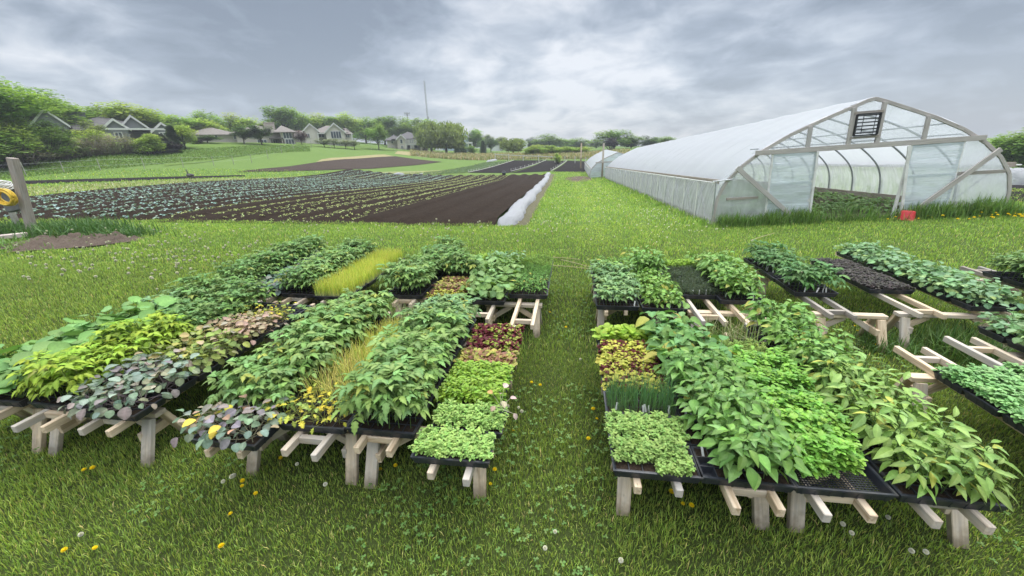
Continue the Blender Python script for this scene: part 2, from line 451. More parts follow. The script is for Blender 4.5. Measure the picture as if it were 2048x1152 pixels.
def blades(cols, H=0.2, n=700, w=.0032, region=None, tipcol=None, lean=.25, basecol=None, wts=None):
    """onion tops, chives: narrow upright leaves"""
    mb = MB()
    x0, x1, y0, y1 = region or (-.235, .235, -.115, .115)
    P = np.stack((rng.uniform(x0, x1, n), rng.uniform(y0, y1, n), np.zeros(n)), 1)
    h = H*rng.uniform(.55, 1.1, n); yaw = rng.uniform(0, 6.28, n); b = np.abs(rng.normal(0, lean, n))
    d = np.stack((-np.sin(yaw), np.cos(yaw), yaw*0), 1); sd = np.stack((np.cos(yaw), np.sin(yaw), yaw*0), 1)
    c = colmix(cols, n, .15, wts); V = []; C = []
    for k, t in enumerate((0, .4, .75, 1)):
        ctr = P+d*(h*b*t*t)[:, None]; ctr[:, 2] = h*t*(1-.25*b*t)
        ww = w*(1-.8*t)
        V += [ctr-sd*ww, ctr+sd*ww]
        cc = c
        if k == 0 and basecol: cc = c*.3+np.array(basecol)*.7
        if k == 3 and tipcol: cc = c*.4+np.array(tipcol)*.6
        C += [cc, cc]
    V = np.stack(V, 1).reshape(-1, 3); C = np.stack(C, 1).reshape(-1, 3)
    q = np.array([(0, 1, 3, 2), (2, 3, 5, 4), (4, 5, 7, 6)])
    mb.add(V, (q[None]+(np.arange(n)*8)[:, None, None]).reshape(-1, 4), C)
    return mb

# ------------------------------------------------------------------ trays
simple('tray_black', (0.028, 0.032, 0.042), 0.42, 0.5, .25, 14, dirt=(0.09, 0.08, 0.065))
simple('soil', (0.035, 0.025, 0.018), 0.95, 0.1, .5, 60, bumps=.6)
simple('label_white', (0.82, 0.82, 0.80), 0.5, 0.3, .04, 20)
def tray_shell(mesh_floor=False):
    mb = MB(); w, d = TW/2, TD/2
    # rim: a rolled flange, outside wall with ribs, floor
    rings = [(w, d, .0), (w, d, -.010), (w-.004, d-.004, -.012), (w-.006, d-.006, -.004), (w-.014, d-.014, -.004), (w-.022, d-.022, -.058), (w-.030, d-.030, -.060)]
    top = [(w-.012, d-.012, .0)]
    V = []; 
    prof = [(w-.012, d-.012, 0.0), (w, d, 0.0), (w, d, -.011), (w-.005, d-.005, -.012), (w-.018, d-.018, -.060), (w-.022, d-.022, -.060), (w-.016, d-.016, -.006)]
    for a, b, z in prof: V += [(-a, -b, z), (a, -b, z), (a, b, z), (-a, b, z)]
    F = []
    m = len(prof)
    for i in range(m):
        j = (i+1) % m
        for k in range(4): F.append((4*i+k, 4*i+(k+1) % 4, 4*j+(k+1) % 4, 4*j+k)[::-1])
    mb.add(V, F)
    n = 7
    for i in range(n):                                     # ribs down the outside
        x = -w+.04+(TW-.08)*i/(n-1)
        for sg in (-1, 1): mb.beam((x, sg*(d-.007), -.012), (x, sg*(d-.019), -.06), .012, .007, (0, sg, 0), ch=0)
    for i in range(4):
        y = -d+.04+(TD-.08)*i/3
        for sg in (-1, 1): mb.beam((sg*(w-.007), y, -.012), (sg*(w-.019), y, -.06), .012, .007, (sg, 0, 0), ch=0)
    if mesh_floor:
        nx, ny = 26, 13; a, b = w-.02, d-.02
        for i in range(nx+1): mb.box((-a+2*a*i/nx, 0, -.057), (.004, 2*b, .004))
        for i in range(ny+1): mb.box((0, -b+2*b*i/ny, -.0535), (2*a, .004, .0035))
    else:
        mb.box((0, 0, -.058), (2*(w-.021), 2*(d-.021), .003))
    return mb
def cell_insert(nx, ny, full=1.0, empties=()):
    """thin walled cells; soil filled unless listed empty"""
    mb = MB(); w, d = TW/2-.017, TD/2-.017
    cx, cy = 2*w/nx, 2*d/ny
    for i in range(nx):
        for j in range(ny):
            x, y = -w+cx*(i+.5), -d+cy*(j+.5)
            a, b = cx/2, cy/2; k = .86; zf = -.045 if (i, j) in empties else -.010
            s0, s1 = (1, 1-(1-k)*(-zf/.045))
            t = .0022
            V = [(x+u*a, y+v*b, -.003) for u, v in ((-1, -1), (1, -1), (1, 1), (-1, 1))]
            V += [(x+u*(a-t), y+v*(b-t), -.0025) for u, v in ((-1, -1), (1, -1), (1, 1), (-1, 1))]
            V += [(x+u*(a-t)*s1, y+v*(b-t)*s1, zf) for u, v in ((-1, -1), (1, -1), (1, 1), (-1, 1))]
            F = []
            for q in range(4):
                r = (q+1) % 4
                F += [(q, r, 4+r, 4+q), (4+q, 4+r, 8+r, 8+q)]
            mb.add(V, F, (1, 1, 1), 0)
            mb.add([V[8], V[9], V[10], V[11]], [(0, 1, 2, 3)], (1, 1, 1), 0 if (i, j) in empties else 1)
    return mb
SHELL = tray_shell().mesh('tray_shell', ['tray_black'])
SHELL_MESH = tray_shell(True).mesh('mesh_tray_shell', ['tray_black'])
INSERT = {}
def insert_mesh(nx, ny, empties=()):
    k = (nx, ny, tuple(sorted(empties)))
    if k not in INSERT: INSERT[k] = cell_insert(nx, ny, 1, set(empties)).mesh('cell_insert', ['tray_black', 'soil'])
    return INSERT[k]
def tag_mesh():
    mb = MB(); mb.box((0, 0, .025), (.014, .0012, .075), ch=0)
    mb.add([(-.008, -.0006, -.015), (.008, -.0006, -.015), (.008, .0006, -.015), (-.008, .0006, -.015)], [(0, 1, 2, 3)])
    return mb.mesh('plant_label', ['label_white'])
TAGM = tag_mesh()

CROPS = {}
def crop(name, desc, kind, mk, nv=4, grid=(5, 3), mat='leaf', cells=(6, 3), group=None, tags=0, sc=(.85, 1.1)):
    CROPS[name] = dict(desc=desc, kind=kind, mk=mk, nv=nv, grid=grid, mat=mat, cells=cells, group=group or 'trays of '+desc, tags=tags, sc=sc, var=None)
T_MID = (.19, .325, .095); T_LIME = (.25, .38, .04); T_DARK = (.15, .27, .075); T_BLUE = (.18, .305, .115)
crop('tomato', 'mid green tomato seedlings', 'seedling', lambda: tomato(T_MID, .27, 13, .062), 5, (6, 3))
crop('tomato_lime', 'lime green tomato seedlings', 'seedling', lambda: tomato(T_LIME, .27, 13, .056, (.2, .28, .06), .1), 5, (6, 3))
crop('tomato_dark', 'dark green tomato seedlings', 'seedling', lambda: tomato(T_DARK, .25, 13, .057), 5, (6, 3))
crop('tomato_blue', 'bluish green tomato seedlings', 'seedling', lambda: tomato(T_BLUE, .25, 13, .057), 5, (6, 3))
crop('tomato_small', 'low feathery tomato seedlings', 'seedling', lambda: tomato(T_BLUE, .17, 6, .055), 5, (6, 3), tags=2)
crop('tomato_tag', 'labelled tomato seedlings', 'seedling', lambda: tomato((.10, .22, .065), .20, 7, .065), 5, (5, 3), tags=7)
crop('pepper', 'broad leaved dark pepper seedlings', 'seedling', lambda: pepper((.15, .30, .07), .25, 15, .088, OVATE, 1.1, up_=.35), 5, (6, 3), 'leaf_gloss', tags=2)
crop('pepper_pale', 'pale pointed pepper seedlings', 'seedling', lambda: pepper((.22, .37, .08), .22, 15, .10, LANCE, 1.2, up_=.25), 5, (6, 3), 'leaf_gloss', (6, 3), tags=4)
crop('pepper_tall', 'tall bushy pepper seedlings', 'seedling', lambda: pepper((.16, .32, .065), .27, 16, .082, OVATE, 1.0, up_=.35), 5, (5, 3), 'leaf_gloss', tags=2)
crop('pepper_lime', 'bright lime pepper seedlings', 'seedling', lambda: pepper((.17, .32, .06), .17, 10, .075, OVATE, 1.1), 5, (6, 3), 'leaf_gloss', tags=1)
crop('pepper_fine', 'small narrow leaved pepper seedlings', 'seedling', lambda: pepper((.13, .28, .06), .14, 9, .06, LANCE, .9, up_=.5), 5, (7, 4), 'leaf')
crop('eggplant', 'large leaved eggplant seedlings', 'seedling', lambda: pepper((.16, .32, .10), .2, 8, .125, [(0, .04), (.12, .24), (.38, .36), (.65, .3), (.88, .14), (1, .02)], 1.05, (.2, .26, .12)), 5, (4, 3), 'leaf')
PUR = [(.21, .28, .20), (.19, .27, .19), (.26, .245, .235), (.17, .26, .17), (.22, .21, .215), (.29, .28, .20), (.33, .28, .21)]
crop('purple', 'purple grey brassica seedlings', 'seedling', lambda: brassica(PUR, .13, 13, .060, stem=(.3, .24, .26)), 5, (6, 3))
crop('purple_old', 'yellowing purple brassica seedlings', 'seedling', lambda: brassica(PUR[:-1]+[(.30, .30, .22), (.34, .28, .2), (.50, .44, .07), (.42, .28, .16)], .14, 13, .064, stem=(.32, .3, .2)), 5, (5, 3), cells=(6, 3), tags=1)
crop('yellowgreen', 'yellow green brassica seedlings', 'seedling', lambda: brassica([(.26, .34, .08), (.22, .30, .09), (.36, .38, .10), (.24, .26, .13), (.40, .34, .18)], .13, 11, .058, stem=(.3, .34, .14)), 5, (6, 3))
crop('brownish', 'pinkish brown brassica seedlings', 'seedling', lambda: brassica([(.38, .29, .2), (.30, .26, .17), (.28, .28, .12), (.42, .34, .22)], .12, 10, .054, stem=(.3, .26, .16)), 5, (6, 3))
crop('kale', 'blue green cabbage seedlings', 'seedling', lambda: brassica([(.18, .33, .155), (.19, .32, .14), (.14, .27, .12), (.25, .38, .14)], .12, 12, .060, stem=(.2, .3, .16)), 5, (5, 3), tags=0)
crop('cabbage_low', 'low grey green cabbage seedlings', 'seedling', lambda: brassica([(.14, .23, .17), (.17, .25, .2), (.24, .25, .22)], .08, 7, .06, stem=(.2, .26, .18)), 5, (6, 3))
crop('squash', 'broad round leaved squash seedlings', 'seedling', lambda: squash((.16, .31, .09), .30, 9, .135), 5, (4, 2))
crop('cucumber', 'round leaved cucumber seedlings', 'seedling', lambda: squash((.18, .31, .10), .2, 6, .105), 5, (4, 3))
crop('nasturtium', 'frilly yellow green seedlings', 'seedling', lambda: brassica([(.34, .38, .06), (.46, .44, .06), (.24, .33, .07), (.55, .46, .05)], .11, 9, .05, LOBED, (.3, .34, .1), 1.1, .06), 5, (5, 3))
crop('oregano', 'pale small leaved herb seedlings', 'foliage', lambda: mat_foliage([(.27, .42, .11), (.32, .47, .13), (.22, .37, .095)], .07, 420, 8, .022), 2)
crop('oregano_front', 'pale herbs with empty front cells', 'foliage', lambda: mat_foliage([(.27, .42, .11), (.32, .47, .13), (.22, .37, .095)], .075, 420, 8, .022, region=(-.235, .19, -.05, .115)).merge(mat_foliage([(.27, .42, .11), (.32, .47, .13)], .06, 150, 8, .022, region=(.0, .19, -.115, -.04))), 1)
crop('celery_front', 'bright green celery over bare mesh front', 'foliage', lambda: mat_foliage([(.17, .36, .05), (.21, .40, .055), (.14, .32, .045)], .17, 150, 12, .042, LOBED, up_=.2, hv=.3, region=(-.235, .1, -.03, .115)), 1, mat='leaf_gloss')
crop('celery', 'bright green celery seedlings', 'foliage', lambda: mat_foliage([(.17, .36, .05), (.22, .41, .055), (.13, .31, .045)], .18, 190, 12, .042, LOBED, up_=.2, hv=.3), 3, mat='leaf_gloss')
crop('celery_lime', 'lime green celery seedlings', 'foliage', lambda: mat_foliage([(.25, .42, .04), (.21, .38, .04), (.29, .45, .05)], .10, 260, 10, .034, LOBED, up_=.2), 2, mat='leaf_gloss')
crop('lettuce_red', 'deep red lettuce seedlings', 'foliage', lambda: mat_foliage([(.13, .02, .03), (.09, .012, .02), (.30, .36, .06), (.2, .05, .05)], .05, 170, 7, .036, FRILL, wts=(.36, .2, .26, .18), up_=.5, hv=.2), 2)
crop('lettuce_mix', 'yellow and dark red lettuce seedlings', 'foliage', lambda: mat_foliage([(.46, .46, .08), (.40, .42, .07), (.10, .02, .02)], .05, 200, 7, .032, FRILL, wts=(.42, .28, .30), up_=.5, hv=.2), 2)
crop('lettuce_brown', 'bronze and green lettuce seedlings', 'foliage', lambda: mat_foliage([(.33, .33, .09), (.34, .2, .10), (.26, .13, .09), (.44, .42, .1)], .055, 160, 7, .04, FRILL, up_=.5, hv=.2), 2)
crop('lettuce_green', 'light green lettuce seedlings', 'foliage', lambda: mat_foliage([(.32, .48, .06), (.38, .52, .08), (.27, .43, .05)], .065, 90, 6, .062, ROUNDL, up_=.7, hv=.2), 2)
crop('onion', 'yellow green onion seedlings', 'foliage', lambda: blades([(.64, .72, .13), (.50, .64, .11), (.78, .74, .2), (.40, .54, .1)], .21, 1000, .0036, None, (.55, .46, .12), .2, (.55, .56, .36)), 3)
crop('onion_dry', 'yellowed onion seedlings', 'foliage', lambda: blades([(.72, .68, .18), (.82, .70, .26), (.50, .58, .13), (.36, .48, .11)], .24, 330, .0036, None, (.55, .44, .16), .32, (.5, .5, .3)), 2)
crop('chives', 'dark green chive seedlings', 'foliage', lambda: blades([(.10, .23, .08), (.13, .27, .08), (.09, .20, .09)], .23, 620, .0022, None, None, .3, (.16, .24, .1)), 2, tags=5)
crop('onion_thin', 'thin yellow green onion seedlings', 'foliage', lambda: blades([(.66, .72, .16), (.50, .62, .13), (.80, .72, .24)], .19, 520, .0032, (-.17, .2, -.115, .115), (.55, .46, .12), .25, (.55, .56, .36)), 2)
crop('grassy', 'dry straggling leek seedlings', 'foliage', lambda: blades([(.24, .30, .1), (.38, .36, .2), (.18, .27, .08)], .24, 130, .0045, None, None, .7), 1)
crop('thyme', 'fine grey green thyme seedlings', 'foliage', lambda: mat_foliage([(.075, .11, .06), (.06, .095, .05), (.10, .13, .075)], .09, 520, 9, .013, SMALL, up_=.9, hv=.35), 2, tags=4)
crop('tarragon', 'feathery yellow green herb seedlings', 'foliage', lambda: mat_foliage([(.24, .35, .08), (.29, .38, .09), (.19, .3, .07)], .12, 360, 10, .026, LANCE, up_=.7, hv=.4), 2)
crop('dill', 'soft feathery dill seedlings', 'foliage', lambda: mat_foliage([(.12, .27, .05), (.15, .30, .06)], .12, 420, 10, .014, LANCE, up_=.8), 2)
crop('marigold', 'bushy olive green marigold seedlings', 'foliage', lambda: mat_foliage([(.15, .27, .045), (.19, .30, .05)], .13, 260, 10, .026, LANCE, up_=.6), 2)
crop('lime_herb', 'soft lime green herb seedlings', 'foliage', lambda: mat_foliage([(.26, .42, .05), (.30, .46, .06)], .11, 320, 9, .03, SMALL, up_=.5), 2)
crop('dark_basil', 'blackish purple basil seedlings', 'foliage', lambda: mat_foliage([(.075, .065, .062), (.095, .078, .075), (.055, .052, .048), (.10, .10, .075)], .055, 300, 8, .03, CUP, up_=.0, hv=.15), 2)
crop('basil', 'glossy cupped basil seedlings', 'foliage', lambda: mat_foliage([(.20, .40, .13), (.235, .44, .15), (.17, .35, .11)], .085, 230, 9, .038, CUP, up_=.1, hv=.2), 3, mat='leaf_gloss')
crop('empty', 'black empty cells', 'none', None, 0, cells=(8, 4))
def variants(c):
    if c['var'] is None:
        c['var'] = [c['mk']().mesh(c['kind'], [c['mat']]) for _ in range(c['nv'])]
    return c['var']
def make_tray(cname, x, y, z, label, rz=0.0, dens=1.0, mesh_tray=False, empties=(), skip=None, name='seedling_tray'):
    c = CROPS[cname]
    t = thing(name, label, 'seedling tray', (x, y, z), rz, c['group'])
    inst('tray_shell', SHELL_MESH if mesh_tray else SHELL, t, (0, 0, 0))
    if not mesh_tray:
        nx, ny = c['cells']
        e = tuple((i, j) for i in range(nx) for j in range(ny)) if cname == 'empty' else tuple(empties)
        inst('cell_insert', insert_mesh(nx, ny, e), t, (0, 0, 0))
    if c['kind'] == 'none': return t
    V = variants(c)
    if c['kind'] == 'foliage':
        f = inst('foliage', random.choice(V), t, (0, 0, -.012), math.pi*random.randint(0, 1) if not cname.endswith('_front') else 0, (1, 1, random.uniform(.9, 1.1)))
    else:
        nx, ny = c['grid']; w, d = (TW-.09 if cname.startswith('pepper') else TW-.02), TD-.03; tsc = random.uniform(.94, 1.18)
        for i in range(nx):
            for j in range(ny):
                px = -w/2+w*(i+.5)/nx+random.uniform(-.012, .012); py = -d/2+d*(j+.5)/ny+random.uniform(-.012, .012)
                if random.random() > dens*.96 or (skip and skip(px, py)): continue
                inst('seedling', random.choice(V), t, (px, py, -.012), random.uniform(0, 6.28), tsc*random.uniform(c['sc'][0]-.08, c['sc'][1]+.05), (random.gauss(0, .07), random.gauss(0, .07)))
    for k in range(c['tags']):
        px = random.uniform(-.2, .2); py = random.choice((-.085, -.08, 0, .05, -.09))
        inst('plant_label', TAGM, t, (px, py, -.01), random.uniform(-.5, .5), 1, (random.uniform(-.35, .1), random.uniform(-.25, .25)))
    return t
# ------------------------------------------------------------------ benches: sawhorses, rail frames, trays
NUM = ['zero', 'one', 'two', 'three', 'four', 'five', 'six', 'seven', 'eight']
ORDN = ['first', 'second', 'third', 'fourth', 'fifth', 'sixth', 'seventh', 'eighth', 'ninth']
ZT = 0.50
def sawhorse(x0, x1, yc, label, zt=0.38, spread=.19, group='wooden sawhorses under the trays', z0=0.0):
    t = thing('sawhorse', label, 'sawhorse', ((x0+x1)/2, yc, z0), random.uniform(-.02, .02), group)
    h = (x1-x0)/2
    b = MB(); b.box((0, 0, zt-.02), (2*h+.14, .088, .04), ch=.003); b.build('beam', 'pine', t)
    for sx in (-1, 1):
        for sy in (-1, 1):
            m = MB(); m.beam((sx*h, sy*.045, zt-.045), (sx*h+sx*.015, sy*spread, -.02), .088, .04, (0, sy, .35), ch=.004)
            for q in (.12, .2):
                m.lathe([(0, .0), (.004, 0), (.004, .002), (0, .002)], 6)
                m.V[-1] = m.V[-1]@rotx(R_(90)).T+np.array((sx*h+.01, sy*(.045+(spread-.045)*q/.38)+sy*.021, zt-.04-q))
                m.C[-1] = np.zeros((len(m.C[-1]), 3))
            m.build('leg', 'pine', t)
        m = MB(); m.beam((sx*h-sx*.045, -.12, .2), (sx*h-sx*.045, .12, .2), .04, .075, ch=.003); m.build('spreader', 'pine', t)
        m = MB(); m.beam((sx*(h-.05), 0, .19), (sx*(h-.27), 0, zt-.045), .06, .035, (0, 1, 0), ch=.003); m.build('brace', 'pine', t)
    return t
def rail_frame(x, y0, y1, label, gap=.115, zt=ZT-.0605, group='wooden rail racks carrying the trays', mat='pine', cross=(.16, .5, .9), z0=0):
    t = thing('tray_rack', label, 'tray rack', (x, y0, zt+z0), random.uniform(-.006, .006), group)
    Lr = y1-y0
    for s in (-1, 1):
        e = random.uniform(-.03, .03)
        m = MB(); m.beam((s*gap, e, -.03), (s*gap, Lr, -.03), .042, .058, ch=.004); m.build('rail', mat, t)
    for f in cross:
        yy = f if f < .5 else f*Lr
        m = MB(); m.beam((-gap+.021, yy, -.032), (gap-.021, yy, -.032), .04, .05, ch=.003); m.build('crosspiece', mat, t)
    return t
def fit(*cands):
    for c in cands:
        if len(c.split()) <= 16: return c
    raise ValueError(cands[-1])
ROWS = []
def row(desc, x, y0, crops, pitch=.262, z=ZT, lead=.22, tail=.2, rails=True, railmat='pine', **kw):
    for k, cn in enumerate(crops):
        if cn is None: continue
        opt = {}
        if isinstance(cn, tuple): cn, opt = cn
        d = CROPS[cn]['desc']
        ds = d.replace(' seedlings', '')
        o = ORDN[k]
        tail_ = f'in {desc}'
        lab = fit(f'tray of {d}, {o} from front {tail_}', f'tray of {d}, {o} {tail_}', f'tray of {ds}, {o} {tail_}', f'{ds} tray, {o} {tail_}', f'{ds} tray, {o} {tail_.replace(" of aisle", "")}')
        dx = opt.pop('dx', 0.0)
        make_tray(cn, x+dx+random.uniform(-.008, .008), y0+pitch*(k+.5)+random.uniform(-.004, .004), z, lab, random.uniform(-.025, .025), **opt)
    if rails:
        rail_frame(x+random.uniform(-.02, .02), y0-(lead if lead > .3 else lead*.7)+random.uniform(-.03, .03), y0+pitch*len(crops)+tail, fit(f'wooden rail rack under the trays of {desc}'), mat=railmat)
c = 'tomato'
# right of the aisle, nearer benches
row('near row one right of aisle', .55, 1.80, [('oregano_front', dict(cells=None) if False else {}), 'oregano', 'chives', 'lettuce_mix', 'lettuce_mix', 'lettuce_mix', 'lettuce_green'], lead=.10)
row('near row two right of aisle', 1.04, 1.80, [('pepper', dict(empties=((0, 0), (0, 1)), skip=lambda x, y: x < -.14)), 'pepper', 'pepper', 'pepper', 'eggplant', 'eggplant', 'eggplant'], lead=.14)
row('near row three right of aisle', 1.53, 1.80, [('celery_front', dict(mesh_tray=True)), 'celery', 'celery', 'celery', 'celery', ('tarragon', dict(dx=-.02)), 'grassy'], lead=.14)
row('near row four right of aisle', 2.05, 1.80, ['pepper_pale', 'pepper_pale', 'pepper_pale', 'pepper_pale', 'pepper_tall', 'pepper_tall', 'pepper_tall', 'pepper_tall'], lead=.13)
# left of the aisle, nearer benches
row('near row one left of aisle', -.69, 1.76, ['oregano', ('oregano', dict(dx=.04)), 'celery_lime', 'celery_lime', 'lettuce_brown', 'lettuce_red', 'lettuce_red'], lead=.05)
row('near row two left of aisle', -1.24, 1.95, ['tomato', 'tomato', 'tomato', 'tomato', 'tomato', 'tomato_blue', 'tomato_blue'], lead=.22)
row('near row three left of aisle', -1.74, 1.93, ['nasturtium', 'onion_dry', 'onion_dry', 'onion_thin', 'onion_thin', 'onion_thin', 'grassy'], lead=.22)
row('near row four left of aisle', -2.24, 1.72, ['purple_old', 'tomato', 'tomato', 'tomato', 'tomato', 'tomato', 'tomato', 'tomato'], lead=.05)
row('near row five left of aisle', -3.36, 1.88, ['purple', 'purple', 'yellowgreen', 'yellowgreen', 'brownish', 'brownish', 'nasturtium', 'empty'], lead=.2)
row('near row six left of aisle', -3.90, 1.92, ['tomato_lime', 'tomato_lime', 'tomato_lime', 'tomato_lime', 'tomato_dark', 'tomato_dark', 'tomato_dark', 'tomato_dark'], lead=.2)
row('near row seven left of aisle', -4.47, 1.92, ['squash', 'squash', 'squash', 'squash', 'squash', 'tomato_blue', 'tomato_dark', 'tomato_dark'], lead=.2)
# far benches, left of the aisle
row('far row one left of aisle', -.49, 4.55, ['pepper_fine', 'pepper_fine', 'dill', 'dill', 'marigold', 'marigold'], lead=.75)
row('far row two left of aisle', -1.0, 4.30, ['cucumber', 'cucumber', 'cucumber', 'cucumber', 'cucumber', 'cucumber', 'kale'], lead=.35)
row('far row three left of aisle', -1.52, 4.30, ['lettuce_mix', 'lettuce_brown', 'lettuce_brown', 'tomato_dark', 'lime_herb', 'lime_herb', 'lime_herb'], lead=.2)
row('far row four left of aisle', -2.10, 4.40, ['tomato', 'tomato', 'tomato', ('tomato_dark', dict(dx=.08)), ('tomato_dark', dict(dx=.1)), ('tomato_dark', dict(dx=.12)), ('tomato_dark', dict(dx=.12))], lead=.2)
row('far row five left of aisle', -3.05, 4.27, ['onion']*7, lead=.1)
row('far row six left of aisle', -3.58, 4.32, ['tomato_dark', 'tomato', 'tomato', 'tomato', 'tomato', 'tomato_dark', 'tomato_dark'], lead=.15)
row('far row seven left of aisle', -4.10, 4.32, ['cabbage_low']*7, lead=.15)
row('far row eight left of aisle', -4.62, 4.42, ['tomato_dark']*7, lead=.15)
# far benches, right of the aisle
row('far row one right of aisle', .60, 4.28, ['tomato_small', 'tomato_small', 'tomato_small', 'tomato_small', 'pepper_lime', 'pepper_fine', 'empty'], lead=.05)
row('far row two right of aisle', 1.12, 4.26, ['pepper_lime', 'pepper_lime', 'pepper_lime', 'pepper_lime', 'pepper_tall', 'pepper_tall'], lead=.0)
row('far row three right of aisle', 1.62, 4.72, ['thyme', 'thyme', 'thyme', 'thyme', 'lime_herb'], lead=.6)
row('far row four right of aisle', 2.07, 4.58, ['pepper_tall', 'pepper_tall', 'pepper_tall', 'pepper_tall', 'pepper_lime', 'pepper_lime'], lead=.52)
row('far row five right of aisle', 3.06, 4.92, ['tomato_tag', 'tomato_tag', 'empty', 'tomato_tag', 'tomato_tag', 'tomato_tag'], lead=.54, railmat='old_wood')
row('far row six right of aisle', 4.02, 5.10, ['dark_basil']*5, lead=.64)
row('far row seven right of aisle', 4.70, 4.62, ['kale']*9, lead=.1)
row('far row eight right of aisle', 5.98, 4.95, [None, 'tomato_tag', None, None, None, None] if False else ['tomato_dark', 'tomato_dark', 'tomato_dark', 'tomato_dark'], lead=.3, tail=.45, railmat='old_wood')
# benches at the right edge: basil in two rows, cabbage beyond
row('near row five right of aisle', 3.23, 1.86, ['basil']*5, lead=.1, tail=.53)
row('near row six right of aisle', 3.80, 1.95, ['basil']*5, lead=.1, tail=.70)
row('near row seven right of aisle', 4.32, 2.25, ['kale']*7, lead=.1, tail=.1)

SH = [(.42, 1.24, 2.13, 'pale sawhorse under front of near rows one and two, right of aisle'),
      (1.47, 2.34, 2.15, 'pale sawhorse under front of near rows three and four, right of aisle'),
      (-1.36, -.58, 2.13, 'pale sawhorse under front of near rows one and two, left of aisle'),
      (-2.32, -1.54, 2.13, 'pale sawhorse under front of near rows three and four, left of aisle'),
      (-4.12, -3.25, 2.10, 'pale sawhorse under front of near rows five and six, left of aisle'),
      (-4.95, -4.32, 2.10, 'pale sawhorse under front of near row seven, left of aisle'),
      (.42, 1.24, 3.42, 'sawhorse under back of near rows one and two, right of aisle'),
      (1.47, 2.34, 3.46, 'sawhorse under back of near rows three and four, right of aisle'),
      (-1.36, -.58, 3.42, 'sawhorse under back of near rows one and two, left of aisle'),
      (-2.32, -1.54, 3.46, 'sawhorse under back of near rows three and four, left of aisle'),
      (-4.12, -3.25, 3.50, 'sawhorse under back of near rows five and six, left of aisle'),
      (2.98, 3.85, 3.28, 'weathered sawhorse under the basil rows at the right edge'),
      (4.15, 4.75, 3.75, 'sawhorse under the cabbage row at the right edge'),
      (.45, 1.15, 4.72, 'sawhorse under front of far rows one and two, right of aisle'),
      (1.52, 2.34, 4.50, 'pale sawhorse carrying bare rail ends of far rows three and four right'),
      (2.93, 3.55, 4.58, 'white topped sawhorse under bare grey rails of far row five right'),
      (3.86, 4.85, 4.68, 'pale sawhorse among tall grass, under far rows six and seven right'),
      (5.72, 6.3, 6.0, 'sawhorse under the grey rail rack of far row eight right'),
      (3.0, 3.5, 6.2, 'sawhorse under back of far row five right of aisle'),
      (.45, 1.15, 5.75, 'sawhorse under back of far rows one and two, right of aisle'),
      (1.52, 2.30, 5.7, 'sawhorse under back of far rows three and four, right of aisle'),
      (-.98, -.38, 4.55, 'sawhorse under front of far rows one and two, left of aisle'),
      (-2.25, -1.45, 4.62, 'sawhorse under front of far rows three and four, left of aisle'),
      (-3.85, -2.98, 4.88, 'pale sawhorse under front of far rows five and six, left of aisle'),
      (-4.9, -4.15, 4.88, 'sawhorse under front of far rows seven and eight, left of aisle'),
      (-.98, -.38, 5.85, 'sawhorse under back of far rows one and two, left of aisle'),
      (-2.25, -1.45, 5.9, 'sawhorse under back of far rows three and four, left of aisle'),
      (-3.6, -2.86, 5.9, 'sawhorse under back of far rows five and six, left of aisle'),
      (-4.6, -4.0, 5.9, 'sawhorse under back of far rows seven and eight, left of aisle')]
for x0, x1, yc, lab in SH: sawhorse(x0, x1, yc, lab)
# one stray withered seedling pot on the edge of the celery trays
t = thing('seedling_pot', 'withered pale seedling in a small pot at the aisle edge of lime celery', 'potted seedling', (-.435, 2.20, .50), .3)
m = MB(); m.lathe([(0, 0), (.022, 0), (.03, .05), (.033, .05), (.033, .056), (.028, .056), (.026, .045), (0, .045)], 12); m.build('pot', 'tray_black', t)
m = brassica([(.42, .36, .28), (.36, .30, .24), (.50, .34, .14)], .11, 7, .048, stem=(.5, .45, .35)); m.xf(T=(0, 0, .04)); m.build('seedling', 'leaf', t)
# ------------------------------------------------------------------ terrain
GH_A = np.array((4.2, 12.15)); GH_ANG = R_(.3); GH_TILT = .05; GH_W = 7.42; GH_L = 36.6
gh_v = np.array((math.cos(GH_ANG), math.sin(GH_ANG))); gh_u = np.array((-gh_v[1], gh_v[0]))
def terrain(x, y):
    x = np.asarray(x, float); y = np.asarray(y, float)
    r = np.hypot(x, y); hd = np.arctan2(-x, y)
    hill = 4.4*sstep(48, 92, r)*sstep(.22, .72, hd)
    hill = hill+sstep(95, 180, r)*2.5*sstep(.1, .6, hd)
    s = (x-GH_A[0])*gh_v[0]+(y-GH_A[1])*gh_v[1]
    tilt = GH_TILT*np.clip(s, 0, 9)*sstep(7.5, 11.0, y)*(1-sstep(13, 26, s))
    dip = -1.2*sstep(18, 60, x)
    sp = np.log1p(np.exp(np.minimum((y-10.5)/1.2, 30)))*1.2                     # the land falls gently away beyond the benches
    drop = -.046*np.minimum(sp, 46)*(1-sstep(60, 105, y))*(1-sstep(.35, 1.0, hd))
    return hill+tilt+dip+drop
def terr(x, y): return float(terrain(x, y))
def on_ground(px, py):
    d = ray(px, py); t = np.arange(1.5, 230, .02)
    X, Y, Z = d[0]*t, d[1]*t, CAM_H+d[2]*t
    k = np.nonzero(Z <= terrain(X, Y))[0]
    k = k[0] if len(k) else len(t)-1
    return np.array((X[k], Y[k], terr(X[k], Y[k])))

